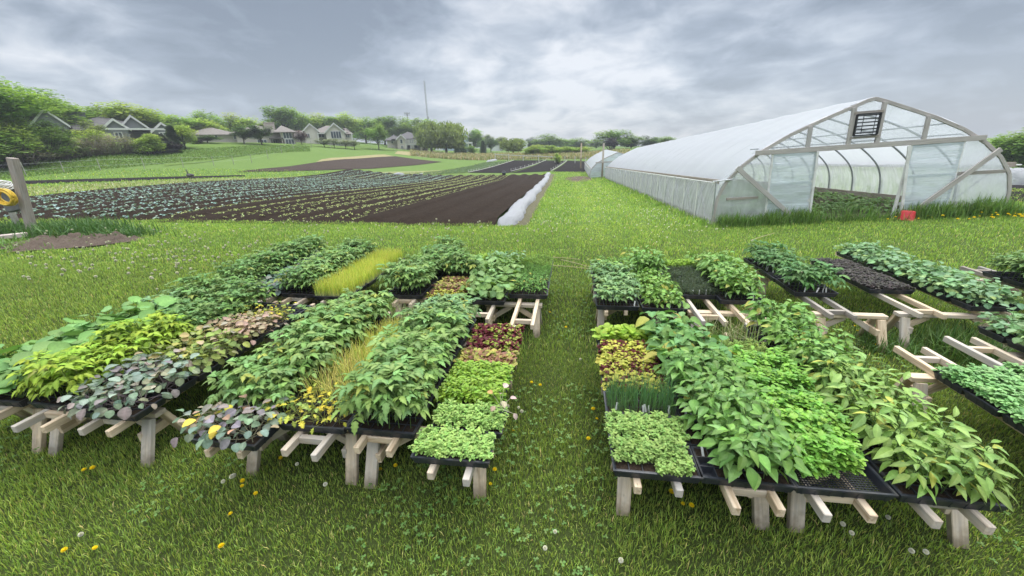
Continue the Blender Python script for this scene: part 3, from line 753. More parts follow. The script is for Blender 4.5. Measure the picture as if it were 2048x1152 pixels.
# lawn base material
m, nt = newmat('lawn')
w = worldco(nt)
n1 = noise(nt, w, .35, 5, .6); n2 = noise(nt, w, 2.2, 6, .65); n3 = noise(nt, w, 28, 4, .7)
c1 = ramp(nt, n2, [(.25, (.075, .14, .03)), (.5, (.12, .20, .045)), (.75, (.17, .25, .06))])
c2 = ramp(nt, n1, [(.3, (.085, .16, .035)), (.7, (.16, .24, .06))])
c = mixc(nt, .5, c1, c2); c = mixc(nt, .55, c, ramp(nt, n3, [(.3, (.06, .105, .025)), (.7, (.18, .26, .07))]))
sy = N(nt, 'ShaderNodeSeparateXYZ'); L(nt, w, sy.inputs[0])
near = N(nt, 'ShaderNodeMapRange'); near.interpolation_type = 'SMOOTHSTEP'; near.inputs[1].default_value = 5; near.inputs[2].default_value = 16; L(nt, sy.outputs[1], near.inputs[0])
c = mixc(nt, near.outputs[0], mixc(nt, n3, (.022, .032, .009), (.06, .08, .022)), c)  # dark thatch near the benches, also painting deeper shade under the tables
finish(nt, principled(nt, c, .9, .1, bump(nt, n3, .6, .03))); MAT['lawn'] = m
m, nt = newmat('turf_soil')
c = ramp(nt, noise(nt, worldco(nt), 6, 6, .7), [(.3, (.05, .085, .02)), (.7, (.10, .15, .034))])
finish(nt, principled(nt, c, .95, .05, bump(nt, noise(nt, worldco(nt), 40, 4), .5, .02))); MAT['turf_soil'] = m
def soilmat(name, a, b, rows=None, scale=9):
    m, nt = newmat(name); w = worldco(nt)
    n = noise(nt, w, scale, 8, .72); n0 = noise(nt, w, .5, 4, .6)
    c = ramp(nt, n, [(.3, a), (.7, b)])
    c = mixc(nt, math_(nt, 'MULTIPLY', n0, .5), c, tuple(x*.55 for x in a))
    k = noise(nt, w, scale*5, 3, .7)
    nm = bump(nt, math_(nt, 'ADD', n, math_(nt, 'MULTIPLY', k, .5)), .9, .06)
    finish(nt, principled(nt, c, .95, .08, nm)); MAT[name] = m
soilmat('field_soil', (.020, .014, .010), (.058, .041, .030))
soilmat('dark_soil', (.014, .012, .012), (.034, .029, .029), scale=5)
soilmat('path_soil', (.10, .075, .06), (.19, .15, .12), scale=7)
soilmat('strawy_soil', (.10, .10, .06), (.24, .22, .14), scale=12)
def patch_mat(name, a, b, sc=1.2):
    m, nt = newmat(name); w = worldco(nt)
    n = noise(nt, w, sc, 7, .7); n3 = noise(nt, w, sc*14, 4, .7)
    c = mixc(nt, .5, ramp(nt, n, [(.3, a), (.7, b)]), ramp(nt, n3, [(.35, tuple(x*.6 for x in a)), (.65, tuple(x*1.2 for x in b))]))
    finish(nt, principled(nt, c, .95, .05, bump(nt, n3, .7, .05))); MAT[name] = m
patch_mat('house_lawn', (.10, .165, .04), (.13, .195, .045), .2)
patch_mat('rough_grass', (.085, .145, .035), (.17, .22, .06), .5)
patch_mat('dry_grass', (.22, .21, .10), (.36, .31, .17), .5)
patch_mat('flower_strip', (.16, .20, .07), (.30, .31, .16), 1.6)

def grid_patch(name, xs, ys, mat, dz=0.0, f=None, kind='structure', label=None, cat=None, smooth=True, shear=False):
    X, Y = np.meshgrid(xs, ys)
    if shear: X0 = X; X = shx(X, Y)
    else: X0 = X
    Z = terrain(X, Y)+dz
    if f is not None: Z = Z+f(X0, Y)
    nx, ny = len(xs), len(ys)
    i = np.arange(nx*ny).reshape(ny, nx)
    F = np.stack((i[:-1, :-1], i[:-1, 1:], i[1:, 1:], i[1:, :-1]), -1).reshape(-1, 4)
    mb = MB(); mb.add(np.stack((X, Y, Z), -1).reshape(-1, 3), F)
    return tag(mb.build(name, mat, smooth=smooth), label, cat, kind=kind)
def strip_patch(name, poly, mat, dz, n=24, label=None, wob=0.12, f=None):
    """quad patch on the terrain between two polylines: poly = [(a0,b0),(a1,b1)...]"""
    A = np.array([p[0] for p in poly], float); B = np.array([p[1] for p in poly], float)
    k = len(A); t = np.linspace(0, k-1, n*(k-1)+1)
    a = np.stack([np.interp(t, np.arange(k), A[:, i]) for i in (0, 1)], 1); b = np.stack([np.interp(t, np.arange(k), B[:, i]) for i in (0, 1)], 1)
    a += (vnoise(t*3.1+7, t*0+1)[:, None]-.5)*wob*2; b += (vnoise(t*2.7+70, t*0+9)[:, None]-.5)*wob*2
    s = np.linspace(0, 1, 17)
    P = a[:, None]*(1-s)[None, :, None]+b[:, None]*s[None, :, None]
    X, Y = P[..., 0], P[..., 1]; Z = terrain(X, Y)+dz
    if f is not None:
        u = np.clip(np.minimum(t, k-1-t)/.5, 0, 1)[:, None]*np.clip(np.minimum(s, 1-s)/.25, 0, 1)[None, :]
        Z = Z+f(X, Y)*u
    i = np.arange(X.size).reshape(X.shape)
    F = np.stack((i[:-1, :-1], i[1:, :-1], i[1:, 1:], i[:-1, 1:]), -1).reshape(-1, 4)
    mb = MB(); mb.add(np.stack((X, Y, Z), -1).reshape(-1, 3), F)
    me = mb.mesh(name, [mat], True)
    o = bpy.data.objects.new(name, me); COL.objects.link(o)
    # make faces point up
    if me.polygons[0].normal.z < 0: me.flip_normals()
    return tag(o, label, None, kind='structure')
ax = np.concatenate((np.linspace(-330, -160, 8), np.linspace(-150, -30, 49), np.linspace(-28, 40, 86), np.linspace(44, 150, 30), np.linspace(170, 330, 8)))
ay = np.concatenate((np.linspace(-20, -2, 6), np.linspace(-1, 40, 64), np.linspace(42, 200, 70), np.linspace(220, 380, 8)))
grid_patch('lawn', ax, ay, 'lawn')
# --- vegetable field
FX0, FX1, FY0, FY1 = -30.6, -2.3, 11.7, 54.5
SHEAR = -.022                                          # rows lean a little to the left
def shx(x, y): return x+SHEAR*(y-FY0)
def furrows(X, Y): return .075*np.sign(np.cos((X-FX1)*2*math.pi/1.5))*np.abs(np.cos((X-FX1)*2*math.pi/1.5))**.5*sstep(0, 1, Y-FY0)+.02*(vnoise(X*6, Y*6)-.5)
fx = np.linspace(FX0, FX1, 340); fy = np.concatenate((np.linspace(FY0, 20, 40), np.linspace(20.4, FY1, 70)))
def field_edge(X, Y): return furrows(X, Y)-.10*(1-sstep(0, .5, Y-FY0-.5*vnoise(X*.8, X*0)))+.11
grid_patch('vegetable_field', fx, fy, 'field_soil', .01, field_edge, shear=True)
def P2(px, py): return tuple(on_ground(px, py)[:2])
def AR(px, r): return tuple(atr(px, 300, r)[:2])
ridge = lambda k, a: (lambda X, Y: a*np.cos(X*k))
strip_patch('dirt_strip', [(P2(30, 369.5), P2(30, 363)), (P2(250, 362.5), P2(250, 357)), (P2(400, 357), P2(400, 353)), (P2(490, 353), P2(490, 351))], 'dark_soil', .05)
strip_patch('flower_strip', [(P2(50, 396), P2(55, 374)), (P2(250, 381), P2(250, 367)), (P2(480, 364), P2(480, 357)), (P2(740, 351), P2(740, 344.5)), (P2(930, 344), P2(925, 337))], 'flower_strip', .02, wob=.3)
soilmat('brown_soil', (.045, .034, .028), (.105, .08, .066))
strip_patch('brown_field', [(P2(478, 345), P2(500, 341)), (P2(600, 342.5), P2(580, 333)), (P2(745, 338), P2(690, 319)), (P2(885, 324), P2(790, 313))], 'brown_soil', .06, wob=.3)
strip_patch('pale_field', [(P2(640, 325), P2(645, 319)), (P2(700, 319), P2(700, 314)), (P2(790, 313), P2(770, 309.5))], 'dry_grass', .05, wob=.4)
strip_patch('sown_band', [(P2(800, 353), P2(930, 346.5)), (P2(880, 341), P2(985, 333)), (P2(968, 325), P2(1024, 321.5))], 'rough_grass', .03)
strip_patch('dark_bed', [(P2(937, 345.5), P2(1016, 346.5)), (P2(1027, 321), P2(1088, 321))], 'dark_soil', .05, f=ridge(7, .05))
strip_patch('dark_bed', [(P2(1022, 346.5), P2(1100, 343)), (P2(1092, 321), P2(1132, 322))], 'dark_soil', .05, f=ridge(7, .05))
strip_patch('dark_bed', [(P2(1106, 343), P2(1196, 346)), (P2(1136, 321.5), P2(1225, 323))], 'dark_soil', .05, f=ridge(5, .06))
strip_patch('meadow', [(AR(800, 96), AR(800, 116)), (AR(985, 88), AR(985, 108)), (AR(1100, 86), AR(1100, 106)), (AR(1250, 84), AR(1250, 106))], 'dry_grass', .03, wob=1.0)
strip_patch('house_lawn', [(AR(325, 62), AR(325, 80)), (AR(420, 66), AR(420, 100)), (AR(560, 80), AR(560, 118)), (AR(640, 92), AR(640, 122)), (AR(770, 106), AR(770, 138)), (AR(860, 112), AR(860, 150))], 'house_lawn', .05, wob=.2)
strip_patch('tunnel_margin', [((-1.75, 11.7), (-1.25, 11.7)), ((-2.75, 56), (-2.0, 56))], 'strawy_soil', .02, wob=.06, f=lambda X, Y: .06*vnoise(X*9, Y*9))
strip_patch('dirt_patch', [(P2(1150, 365), P2(1190, 361)), (P2(1128, 360), P2(1180, 354)), (P2(1132, 355), P2(1160, 352))], 'path_soil', .02, wob=.2, f=lambda X, Y: .12*vnoise(X*5, Y*5))
strip_patch('dirt_patch', [((-15.6, 8.0), (-15.5, 9.2)), ((-14.0, 7.6), (-14.6, 9.4)), ((-12.6, 8.3), (-13.4, 9.4)), ((-11.9, 8.9), (-12.2, 9.3))], 'path_soil', .03, wob=.15, f=lambda X, Y: .26*vnoise(X*3, Y*3)*vnoise(X*9, Y*9)+.03)
strip_patch('dark_bed', [(P2(2005, 408), P2(2100, 402)), (P2(2005, 372), P2(2100, 368))], 'dark_soil', .05)
strip_patch('dark_bed', [(P2(2005, 355), P2(2100, 352)), (P2(2005, 338), P2(2100, 336))], 'dark_soil', .05)

# ------------------------------------------------------------------ grass blades
def grass(name, P, H, W, cols, wts=None, lean=.45, kind='stuff', clumpn=1, label=None, vcol=None):
    n = len(P); mb = MB()
    yaw = rng.uniform(0, 6.28, n); b = np.abs(rng.normal(lean*.7, lean*.6, n))
    d = np.stack((-np.sin(yaw), np.cos(yaw), yaw*0), 1); sd = np.stack((np.cos(yaw), np.sin(yaw), yaw*0), 1)
    c = colmix(cols, n, .2, wts)
    if vcol is not None: c = np.clip(c*vcol, 0, 1)
    V = []; h = H; w = W
    for t, k in ((0, .8), (.5, 1), (1, 0)):
        ctr = P+d*(h*b*t*t)[:, None]; ctr = ctr+np.array((0, 0, 1.0))*(h*t*np.clip(1-.35*b*t, .25, 1))[:, None]
        V += [ctr-sd*(w*k)[:, None], ctr+sd*(w*k)[:, None]] if k else [ctr]
    V = np.stack(V, 1).reshape(-1, 3)
    o = np.arange(n)[:, None]*5
    mb.add(V, {4: o+np.array([[0, 1, 3, 2]]), 3: o+np.array([[2, 3, 4]])}, np.repeat(c, 5, 0))
    return tag(mb.build(name, 'grass_blade'), label, None, kind=kind)
def lawn_pts(x0, x1, y0, y1, dens, keep=None):
    n = int((x1-x0)*(y1-y0)*dens)
    x = rng.uniform(x0, x1, n); y = rng.uniform(y0, y1, n)
    q = pr(np.stack((x, y, np.zeros(n)), 1))
    k = (q[:, 2] > .3) & (q[:, 0] > -350) & (q[:, 0] < 2400) & (q[:, 1] < 1450)
    x, y = x[k], y[k]
    xs_ = x-SHEAR*(y-FY0)
    infield = (xs_ > FX0) & (xs_ < FX1) & (y > FY0+.25*vnoise(x*1.3, x*0+4)+.25) & (y < FY1)
    s = (x-GH_A[0])*gh_v[0]+(y-GH_A[1])*gh_v[1]; l = (x-GH_A[0])*gh_u[0]+(y-GH_A[1])*gh_u[1]
    ingh = (s > .05) & (s < GH_W-.05) & (l > .05) & (l < GH_L)
    beds = (y > 60) & (x > -22)
    marg = (y > 11.8) & (y < 56) & (xs_ > -2.4) & (xs_ < -1.3)
    dirt = ((x+13.9)/1.7)**2+((y-8.5)/.65)**2 < 1
    qg = pr(np.stack((x, y, terrain(x, y)), 1)); strip = (qg[:, 0] < 490) & (np.abs(qg[:, 1]-np.interp(qg[:, 0], [30, 250, 490], [366, 359.6, 352])) < np.interp(qg[:, 0], [30, 490], [3.4, 1.6])) & (y > 20)
    ok = ~(((np.hypot(x, y) > 60) & (x < -20)) | strip | infield | ingh | beds | marg | (dirt & (rng.random(len(x)) < .93)))
    return x[ok], y[ok]
GCOL = [(.092, .175, .04), (.128, .222, .048), (.172, .275, .06), (.22, .32, .075), (.35, .36, .17)]
GW = (.25, .32, .26, .14, .03)
def lawn_zone(x0, x1, y0, y1, dens, h, w, name='grass'):
    x, y = lawn_pts(x0, x1, y0, y1, dens)
    hn = vnoise(x*1.7+3, y*1.7+8)*.6+vnoise(x*6+1, y*6+2)*.4
    pn = vnoise(x*.55+30, y*.55+11)
    track = np.exp(-((x-.75)/.5)**2)*sstep(7, 10, y)+.7*np.exp(-((x-2.2)/.4)**2)*sstep(9, 12, y)       # worn wheel track up the grass path
    H = h*(.45+1.0*hn)*rng.uniform(.6, 1.2, len(x))*(1-.3*track)
    # longer grass along edges nobody mows
    s = (x-GH_A[0])*gh_v[0]+(y-GH_A[1])*gh_v[1]; l = (x-GH_A[0])*gh_u[0]+(y-GH_A[1])*gh_u[1]
    tall = np.exp(-((l+.25)/.3)**2)*(s > -.3)*(s < 9)*np.where((s > 2.6) & (s < 4.8), .35, 1)+np.exp(-((s+.25)/.3)**2)*(l > -.3)*(l < 37)
    tall = tall+np.exp(-((y-FY0-.2)/.3)**2)*(x < FX1+.6)*.45
    H = H*(1+1.6*tall*vnoise(x*2, y*2+9))
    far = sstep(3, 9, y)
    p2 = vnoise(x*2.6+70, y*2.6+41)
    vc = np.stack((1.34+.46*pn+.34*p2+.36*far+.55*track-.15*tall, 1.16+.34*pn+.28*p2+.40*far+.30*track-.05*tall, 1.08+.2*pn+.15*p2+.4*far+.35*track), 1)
    W = w*rng.uniform(.6, 1.3, len(x))
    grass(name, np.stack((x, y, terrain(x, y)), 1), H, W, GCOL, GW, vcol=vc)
lawn_zone(-6.0, 4.6, .55, 4.0, 7200, .048, .0021)
lawn_zone(-14, 9, 4.0, 7.0, 2300, .065, .0033)
lawn_zone(-9, -6, 1.0, 4.0, 2600, .075, .0034)
lawn_zone(4.6, 7, 1.0, 4.0, 2600, .075, .0034)
lawn_zone(-19, 13, 7.0, 12.0, 800, .075, .006)
lawn_zone(-30, 24, 12.0, 20.0, 200, .10, .011)
lawn_zone(-3, 14, 20.0, 32.0, 90, .12, .016)
lawn_zone(-4, 6, 32.0, 60.0, 40, .14, .024)
lawn_zone(-34, -19, 6.0, 12.0, 300, .09, .009)
lawn_zone(-64, -26, 18.0, 60.0, 22, .16, .03)
# clover leaves among the near grass
x, y = lawn_pts(-5.2, 4.2, .6, 6.5, 130)
k = vnoise(x*1.1+5, y*1.1+5) > .5
x, y = x[k], y[k]; n = len(x)
mb = MB(); S = leaf_shape([(0, .06), (.4, .34), (.8, .42), (1, .2)], 1, .1, .15)
Pq = np.stack((x, y, rng.uniform(.035, .065, n)), 1); yaw0 = rng.uniform(0, 6.28, n)
for q in range(3): scatter(mb, S, Pq, yaw0+q*2.094, rng.uniform(-.1, .3, n), rng.uniform(.013, .021, n), colmix([(.13, .25, .06), (.11, .22, .05), (.18, .29, .08)], n))
tag(mb.build('clover', 'leaf'), 'small clover leaves spread through the mown grass', None, kind='stuff')
# tussocks
def tussock(x, y, n, h, label, r=.16, cols=GCOL, w=.004, lean=.7, name='grass_tussock', sx=1.0):
    P = np.stack((rng.normal(0, r*sx, n), rng.normal(0, r, n), np.zeros(n)), 1)
    mbo = grass(name, P, h*rng.uniform(.4, 1.1, n), w*rng.uniform(.7, 1.3, n), cols, None, lean, kind='thing', label=label)
    mbo['category'] = 'grass tussock' if name == 'grass_tussock' else 'weeds'; mbo.location = (x, y, terr(x, y)); return mbo
tussock(4.35, 4.45, 900, .38, 'tall arching grass tussock between the far sawhorses on the right', .2, [(.07, .15, .035), (.10, .19, .04), (.14, .22, .06)])
tussock(4.9, 4.15, 500, .34, 'long grass tussock under the cabbage trays on the right', .25, [(.07, .15, .035), (.10, .19, .04)])
tussock(3.62, 4.45, 350, .25, 'long grass tussock at the foot of the white topped sawhorse', .14, [(.07, .15, .035), (.10, .19, .04)])
WEED = [(.06, .14, .035), (.08, .17, .04), (.10, .19, .05)]
tussock(-15.4, 9.9, 1500, .55, 'dark bushy weeds behind the dirt patch beside leaning posts', .45, WEED, .012, .8, 'weed_clump', 1.5)
tussock(-13.6, 9.6, 900, .36, 'low dark weeds at the right end of the dirt patch', .35, WEED, .012, .9, 'weed_clump', 1.8)
tussock(-17.6, 9.7, 900, .5, 'dark weeds around the foot of the leaning posts', .35, WEED, .012, .8, 'weed_clump', 1.5)
tussock(-15.3, 8.1, 900, .22, 'light green weeds in front of the dirt patch', .4, [(.14, .26, .05), (.18, .30, .07)], .012, .9, 'weed_clump', 1.8)
# leafy weeds and long grass along the foot of the greenhouse front
x = rng.uniform(.1, 8.4, 9000); l = -.12-np.abs(rng.normal(0, .22, 9000))
keep = rng.random(9000) < np.where((x > 2.55) & (x < 4.9), .22, .9)
x, l = x[keep], l[keep]; X = GH_A[0]+gh_v[0]*x+gh_u[0]*l; Y = GH_A[1]+gh_v[1]*x+gh_u[1]*l
grass('grass', np.stack((X, Y, terrain(X, Y)), 1), rng.uniform(.12, .5, len(x))*(.5+vnoise(x*2, l*2)), rng.uniform(.005, .011, len(x)), [(.10, .20, .045), (.14, .25, .055), (.19, .30, .075)], None, .5, label='long unmown grass along the greenhouse front')
# ------------------------------------------------------------------ crops in the field
FCAB = [brassica([(.24, .36, .28), (.28, .40, .31), (.19, .31, .22)], .04, 6, .098, stem=(.2, .3, .2), spread=.8).mesh('cabbage_plant', ['leaf']) for _ in range(5)]
FLET = [brassica([(.36, .45, .17), (.42, .48, .21), (.29, .39, .13)], .04, 5, .072, SMALL, (.3, .35, .15), .8).mesh('lettuce_plant', ['leaf']) for _ in range(4)]
def field_rows(xs, step, jx=.04):
    P = []
    for x in xs:
        y = np.arange(FY0+.5+random.uniform(0, .4), FY1-.4, step)
        y = y+rng.normal(0, .05, len(y)); y = y[rng.random(len(y)) > .05]
        P.append(np.stack((x+rng.normal(0, jx, len(y)), y), 1))
    P = np.concatenate(P); P[:, 0] = shx(P[:, 0], P[:, 1]); P = P[np.argsort(np.hypot(P[:, 0], P[:, 1]))]
    q = pr(np.stack((P[:, 0], P[:, 1], np.zeros(len(P))), 1))
    return P[(q[:, 0] > -60) & (q[:, 2] > 0)]
def fz(x, y): return terr(x, y)+.01+float(field_edge(np.array(x-SHEAR*(y-FY0)), np.array(y)))
def plant_field(P, VAR, nm, label, group, mass, masslabel, szs):
    for x, y in P[:300]:
        o = inst(nm, random.choice(VAR), None, (x, y, fz(x, y)), random.uniform(0, 6.28), random.uniform(*szs))
        tag(o, label, nm.replace('_', ' '), group)
    mb = MB()
    src = []
    for me in VAR:
        v = np.empty(len(me.vertices)*3, np.float32); me.vertices.foreach_get('co', v)
        c = np.empty(len(me.vertices)*4, np.float32); me.attributes['tint'].data.foreach_get('color', c)
        src.append((v.reshape(-1, 3), c.reshape(-1, 4)[:, :3], [tuple(p.vertices) for p in me.polygons]))
    src = [(v, c, {k: np.array([f for f in F if len(f) == k]) for k in set(map(len, F))}) for v, c, F in src]
    for x, y in P[300:]:
        v, c, F = random.choice(src); s = random.uniform(*szs)
        mb.add((v*s)@rotz(random.uniform(0, 6.28)).T+np.array((x, y, fz(x, y))), F, c*random.uniform(.85, 1.15))
    tag(mb.build(mass, 'leaf'), masslabel, None, kind='stuff')
plant_field(field_rows(np.arange(-30.2, -15.0, .45), .38), FCAB, 'cabbage_plant', 'blue green cabbage plant in the front rows of the brown vegetable field', 'cabbage plants in the front field rows', 'cabbage_rows', 'blue green cabbages filling the rows farther back in the field', (.7, 1.1))
plant_field(np.concatenate((field_rows([-14.4, -13.7], .2), field_rows(np.arange(-12.8, -7.2, .45), .36)))[:], FLET, 'lettuce_plant', 'yellow green young lettuce plant in the front rows of the field', 'lettuce plants in the front field rows', 'lettuce_rows', 'yellow green lettuces filling the rows farther back in the field', (.8, 1.2))
# green bands of sown crops past the field
def tuft_band(name, label, poly, n, h, w, cols, lean=.6):
    a, b, c_, d = [np.array(p) for p in poly]
    s, t = rng.random(n), rng.random(n)
    P = (a*(1-s)[:, None]+b*s[:, None])*(1-t)[:, None]+(d*(1-s)[:, None]+c_*s[:, None])*t[:, None]
    grass(name, np.stack((P[:, 0], P[:, 1], terrain(P[:, 0], P[:, 1])+.02), 1), h*rng.uniform(.4, 1.1, n), w*rng.uniform(.6, 1.3, n), cols, None, lean, label=label)
tuft_band('flowers', 'pale seed heads through the strip of grass behind the field', [P2(60, 392), P2(480, 364), P2(480, 358), P2(60, 377)], 4200, .2, .028, [(.5, .5, .34), (.42, .45, .22), (.2, .27, .08)])
tuft_band('flowers', 'pale seed heads through the strip of grass behind the field', [P2(480, 364), P2(900, 345.5), P2(900, 340), P2(480, 358)], 4200, .2, .03, [(.5, .5, .34), (.36, .4, .14), (.2, .27, .08)])
tuft_band('crop_rows', 'green band of sown crop beyond the brassica field', [P2(805, 352), P2(930, 346), P2(1020, 322.5), P2(970, 325.5)], 6000, .22, .04, [(.16, .24, .14), (.19, .27, .15), (.14, .2, .1)])
tuft_band('meadow_grass', 'tall dry grass in front of the distant trees', [AR(820, 94), AR(1260, 84), AR(1260, 100), AR(820, 114)], 14000, .8, .09, [(.34, .31, .17), (.28, .27, .13), (.2, .25, .09), (.42, .36, .22)])
tuft_band('rough_grass', 'rough tall grass along the foot of the wire fence', [AR(-40, 57), AR(620, 80), AR(620, 90), AR(-40, 67)], 16000, .24, .05, [(.15, .25, .065), (.20, .30, .08), (.17, .26, .07)])

# ------------------------------------------------------------------ floating row cover
m, nt = newmat('row_fabric')
w = objco(nt); n = noise(nt, mapping(nt, w, (5, 1.4, 5)), 1.6, 6, .65, .8)
p = principled(nt, (.50, .51, .54), .8, .1, bump(nt, n, 1.0, .09))
tl = N(nt, 'ShaderNodeBsdfTranslucent'); tl.inputs['Color'].default_value = (.5, .5, .52, 1)
tr = N(nt, 'ShaderNodeBsdfTransparent')
mx = N(nt, 'ShaderNodeMixShader'); mx.inputs[0].default_value = .3; L(nt, p, mx.inputs[1]); L(nt, tl.outputs[0], mx.inputs[2])
mx2 = N(nt, 'ShaderNodeMixShader'); mx2.inputs[0].default_value = .08; L(nt, mx.outputs[0], mx2.inputs[1]); L(nt, tr.outputs[0], mx2.inputs[2])
finish(nt, mx2.outputs[0]); MAT['row_fabric'] = m
def fabric_tunnel(name, label, a, b, hw, h, per=1.45, seg=150, mat='row_fabric', cat='row cover'):
    a = np.array(a, float); b = np.array(b, float); Ln = np.linalg.norm(b-a); d = (b-a)/Ln; sd = np.array((d[1], -d[0]))
    mb = MB(); V = []; na = 15
    for i in range(seg+1):
        t = i/seg*Ln
        ph = (t/per) % 1; sag = 1-.12*math.sin(math.pi*ph)**.8+.05*math.sin(t*2.3)
        e = math.sin(min(1, t/.55)*math.pi/2)**.7*math.sin(min(1, (Ln-t)/.55)*math.pi/2)**.7
        e = max(e, .05)
        c = a+d*t+sd*.06*math.sin(t*.9)
        for j in range(na):
            an = math.pi*j/(na-1)
            rr = 1+.06*(vnoise(t*1.6, an*2+9)-.5)*2+.035*(vnoise(t*6, an*8)-.5)*2-.10*max(0, 1-abs(ph-.5)*9)
            p = c-sd*math.cos(an)*hw*rr*(.55+.45*e)*(1.04 if j in (0, na-1) else 1)
            z = h*sag*e*rr*math.sin(an)**.75-.02
            V.append((p[0], p[1], terr(p[0], p[1])+z))
    i = np.arange((seg+1)*na).reshape(seg+1, na)
    F = np.stack((i[:-1, :-1], i[:-1, 1:], i[1:, 1:], i[1:, :-1]), -1).reshape(-1, 4)
    mb.add(np.array(V)-np.array((*a, 0)), F)
    o = mb.build(name, mat, smooth=True); o.location = (*a, 0)
    return tag(o, label, cat)
fabric_tunnel('row_cover', 'long white fabric row cover tunnel beside the grass path', (-1.97, 11.8), (-3.1, 56.4), .34, .31, 1.7, 260)
fabric_tunnel('row_cover', 'short white fabric bundle at the far edge of the cabbage field', P2(786, 351.5), P2(809, 350), .3, .42, 1, 24)
fabric_tunnel('row_cover', 'thin white cover strip beyond the green crop band', P2(975, 324), P2(992, 320.5), .45, .4, 2, 24)

# ------------------------------------------------------------------ plastic hoop houses
def film(name, transp, transl, col, rough, wr, wscale, wstr, wdir=(1, 1, 1), rot=(0, 0, 0)):
    m, nt = newmat(name)
    w = objco(nt)
    n = noise(nt, mapping(nt, w, wdir, rot), wscale, 5, .6, .5)
    nm = bump(nt, n, wstr, .05)
    p = principled(nt, col, rough, .5, nm)
    tl = N(nt, 'ShaderNodeBsdfTranslucent'); tl.inputs['Color'].default_value = (*col, 1)
    tr = N(nt, 'ShaderNodeBsdfTransparent'); tr.inputs['Color'].default_value = (.94, .96, .96, 1)
    m1 = N(nt, 'ShaderNodeMixShader'); m1.inputs[0].default_value = transl; L(nt, p, m1.inputs[1]); L(nt, tl.outputs[0], m1.inputs[2])
    m2 = N(nt, 'ShaderNodeMixShader'); L(nt, m1.outputs[0], m2.inputs[1]); L(nt, tr.outputs[0], m2.inputs[2])
    f = ramp(nt, n, [(.35, (transp-wr,)*3), (.65, (transp+wr,)*3)])
    L(nt, f, m2.inputs[0]); finish(nt, m2.outputs[0]); MAT[name] = m
film('roof_film', .08, .5, (.75, .77, .82), .4, .03, .7, .10, (.5, 1.6, .5))
film('side_film', .24, .55, (.88, .89, .90), .25, .16, 2.2, .9, (1, 3.4, .5), (R_(40), 0, 0))
film('gable_film', .48, .5, (.82, .86, .87), .25, .10, 3.0, .3, (1, 1, .5))
film('door_film', .26, .45, (.74, .82, .86), .25, .14, 3.0, .7, (.35, 1, 3.2), (0, R_(8), 0))
simple('galv', (.42, .44, .46), .4, .5, .15, 20, metal=.6)
simple('white_batten', (.74, .74, .72), .6, .3, .08, 10, dirt=(.45, .43, .38))
simple('black_metal', (.025, .026, .028), .5, .4, .2, 10)
simple('grey_rope', (.30, .31, .31), .8, .1, .2, 30)
HALF = [(3.71, -.05), (3.71, .3), (3.67, .75), (3.5, 1.2), (3.12, 1.62), (2.68, 1.98), (2.0, 2.38), (1.3, 2.69), (.65, 2.94), (.12, 3.15), (0, 3.17)]
def profile(W):
    p = np.array(HALF)
    for _ in range(2):
        q = [p[0]]
        for i in range(len(p)-1): q += [p[i]*.75+p[i+1]*.25, p[i]*.25+p[i+1]*.75]
        q.append(p[-1]); p = np.array(q)
    Lf = np.stack((W/2-p[:, 0]*W/7.42, p[:, 1]), 1); Rt = np.stack((W/2+p[::-1, 0]*W/7.42, p[::-1, 1]), 1)
    return np.concatenate((Lf, Rt[1:]))
GW_ = GH_W; PF = profile(GW_)
def prof_at(s):
    """height of the hoop above s"""
    k = PF[:, 1] > 1.1
    return float(np.interp(s, PF[k, 0], PF[k, 1]))
def hoop_mb(y, r=.03, off=-.04):
    c = np.array((GW_/2, 1.2)); d = PF-c; d /= np.linalg.norm(d, axis=1)[:, None]
    p = PF+d*off
    m = MB(); m.tube(np.stack((p[:, 0], np.full(len(p), y), p[:, 1]), 1), r, 6); return m
HIP = 1.25
def cover_mb(Ln, sel, sag=.016, per=1.5, seg_l=.22, wr=0.0):
    p = PF[sel(PF)]; n = int(Ln/seg_l); V = []
    c = np.array((GW_/2, 1.2)); d = p-c; d /= np.linalg.norm(d, axis=1)[:, None]
    for i in range(n+1):
        y = Ln*i/n
        s = -sag*math.sin(math.pi*((y/per) % 1))**2*sstep(0, .3, min(y, Ln-y)+.05)
        k = .012*(vnoise(y*.7+np.arange(len(p))*0, np.arange(len(p))*.35)-.5)*2
        w_ = wr*(vnoise(y*3+p[:, 1]*4, p[:, 1]*5+3)-.5)*2
        q = p+d*(s+k+w_)[:, None]
        V.append(np.stack((q[:, 0], np.full(len(q), y), q[:, 1]), 1))
    m = len(p); i = np.arange((n+1)*m).reshape(n+1, m)
    F = np.stack((i[:-1, :-1], i[1:, :-1], i[1:, 1:], i[:-1, 1:]), -1).reshape(-1, 4)
    mb = MB(); mb.add(np.concatenate(V), F); return mb
def film_sheet(poly, y, mat, parent, name='film_panel', nx=26, nz=20, wr=.02):
    """wrinkled sheet: poly gives (s, z_bottom, z_top) stations"""
    p = np.array(poly, float); t = np.linspace(0, len(p)-1, nx)
    s = np.interp(t, range(len(p)), p[:, 0]); b = np.interp(t, range(len(p)), p[:, 1]); h = np.interp(t, range(len(p)), p[:, 2])
    q = np.linspace(0, 1, nz)
    S = np.repeat(s[:, None], nz, 1); Z = b[:, None]*(1-q)+h[:, None]*q
    Yv = y+wr*(vnoise(S*2+y*3, Z*7)-.5)*2
    i = np.arange(nx*nz).reshape(nx, nz)
    F = np.stack((i[:-1, :-1], i[1:, :-1], i[1:, 1:], i[:-1, 1:]), -1).reshape(-1, 4)
    mb = MB(); mb.add(np.stack((S, Yv, Z), -1).reshape(-1, 3), F)
    return mb.build(name, mat, parent, smooth=True)
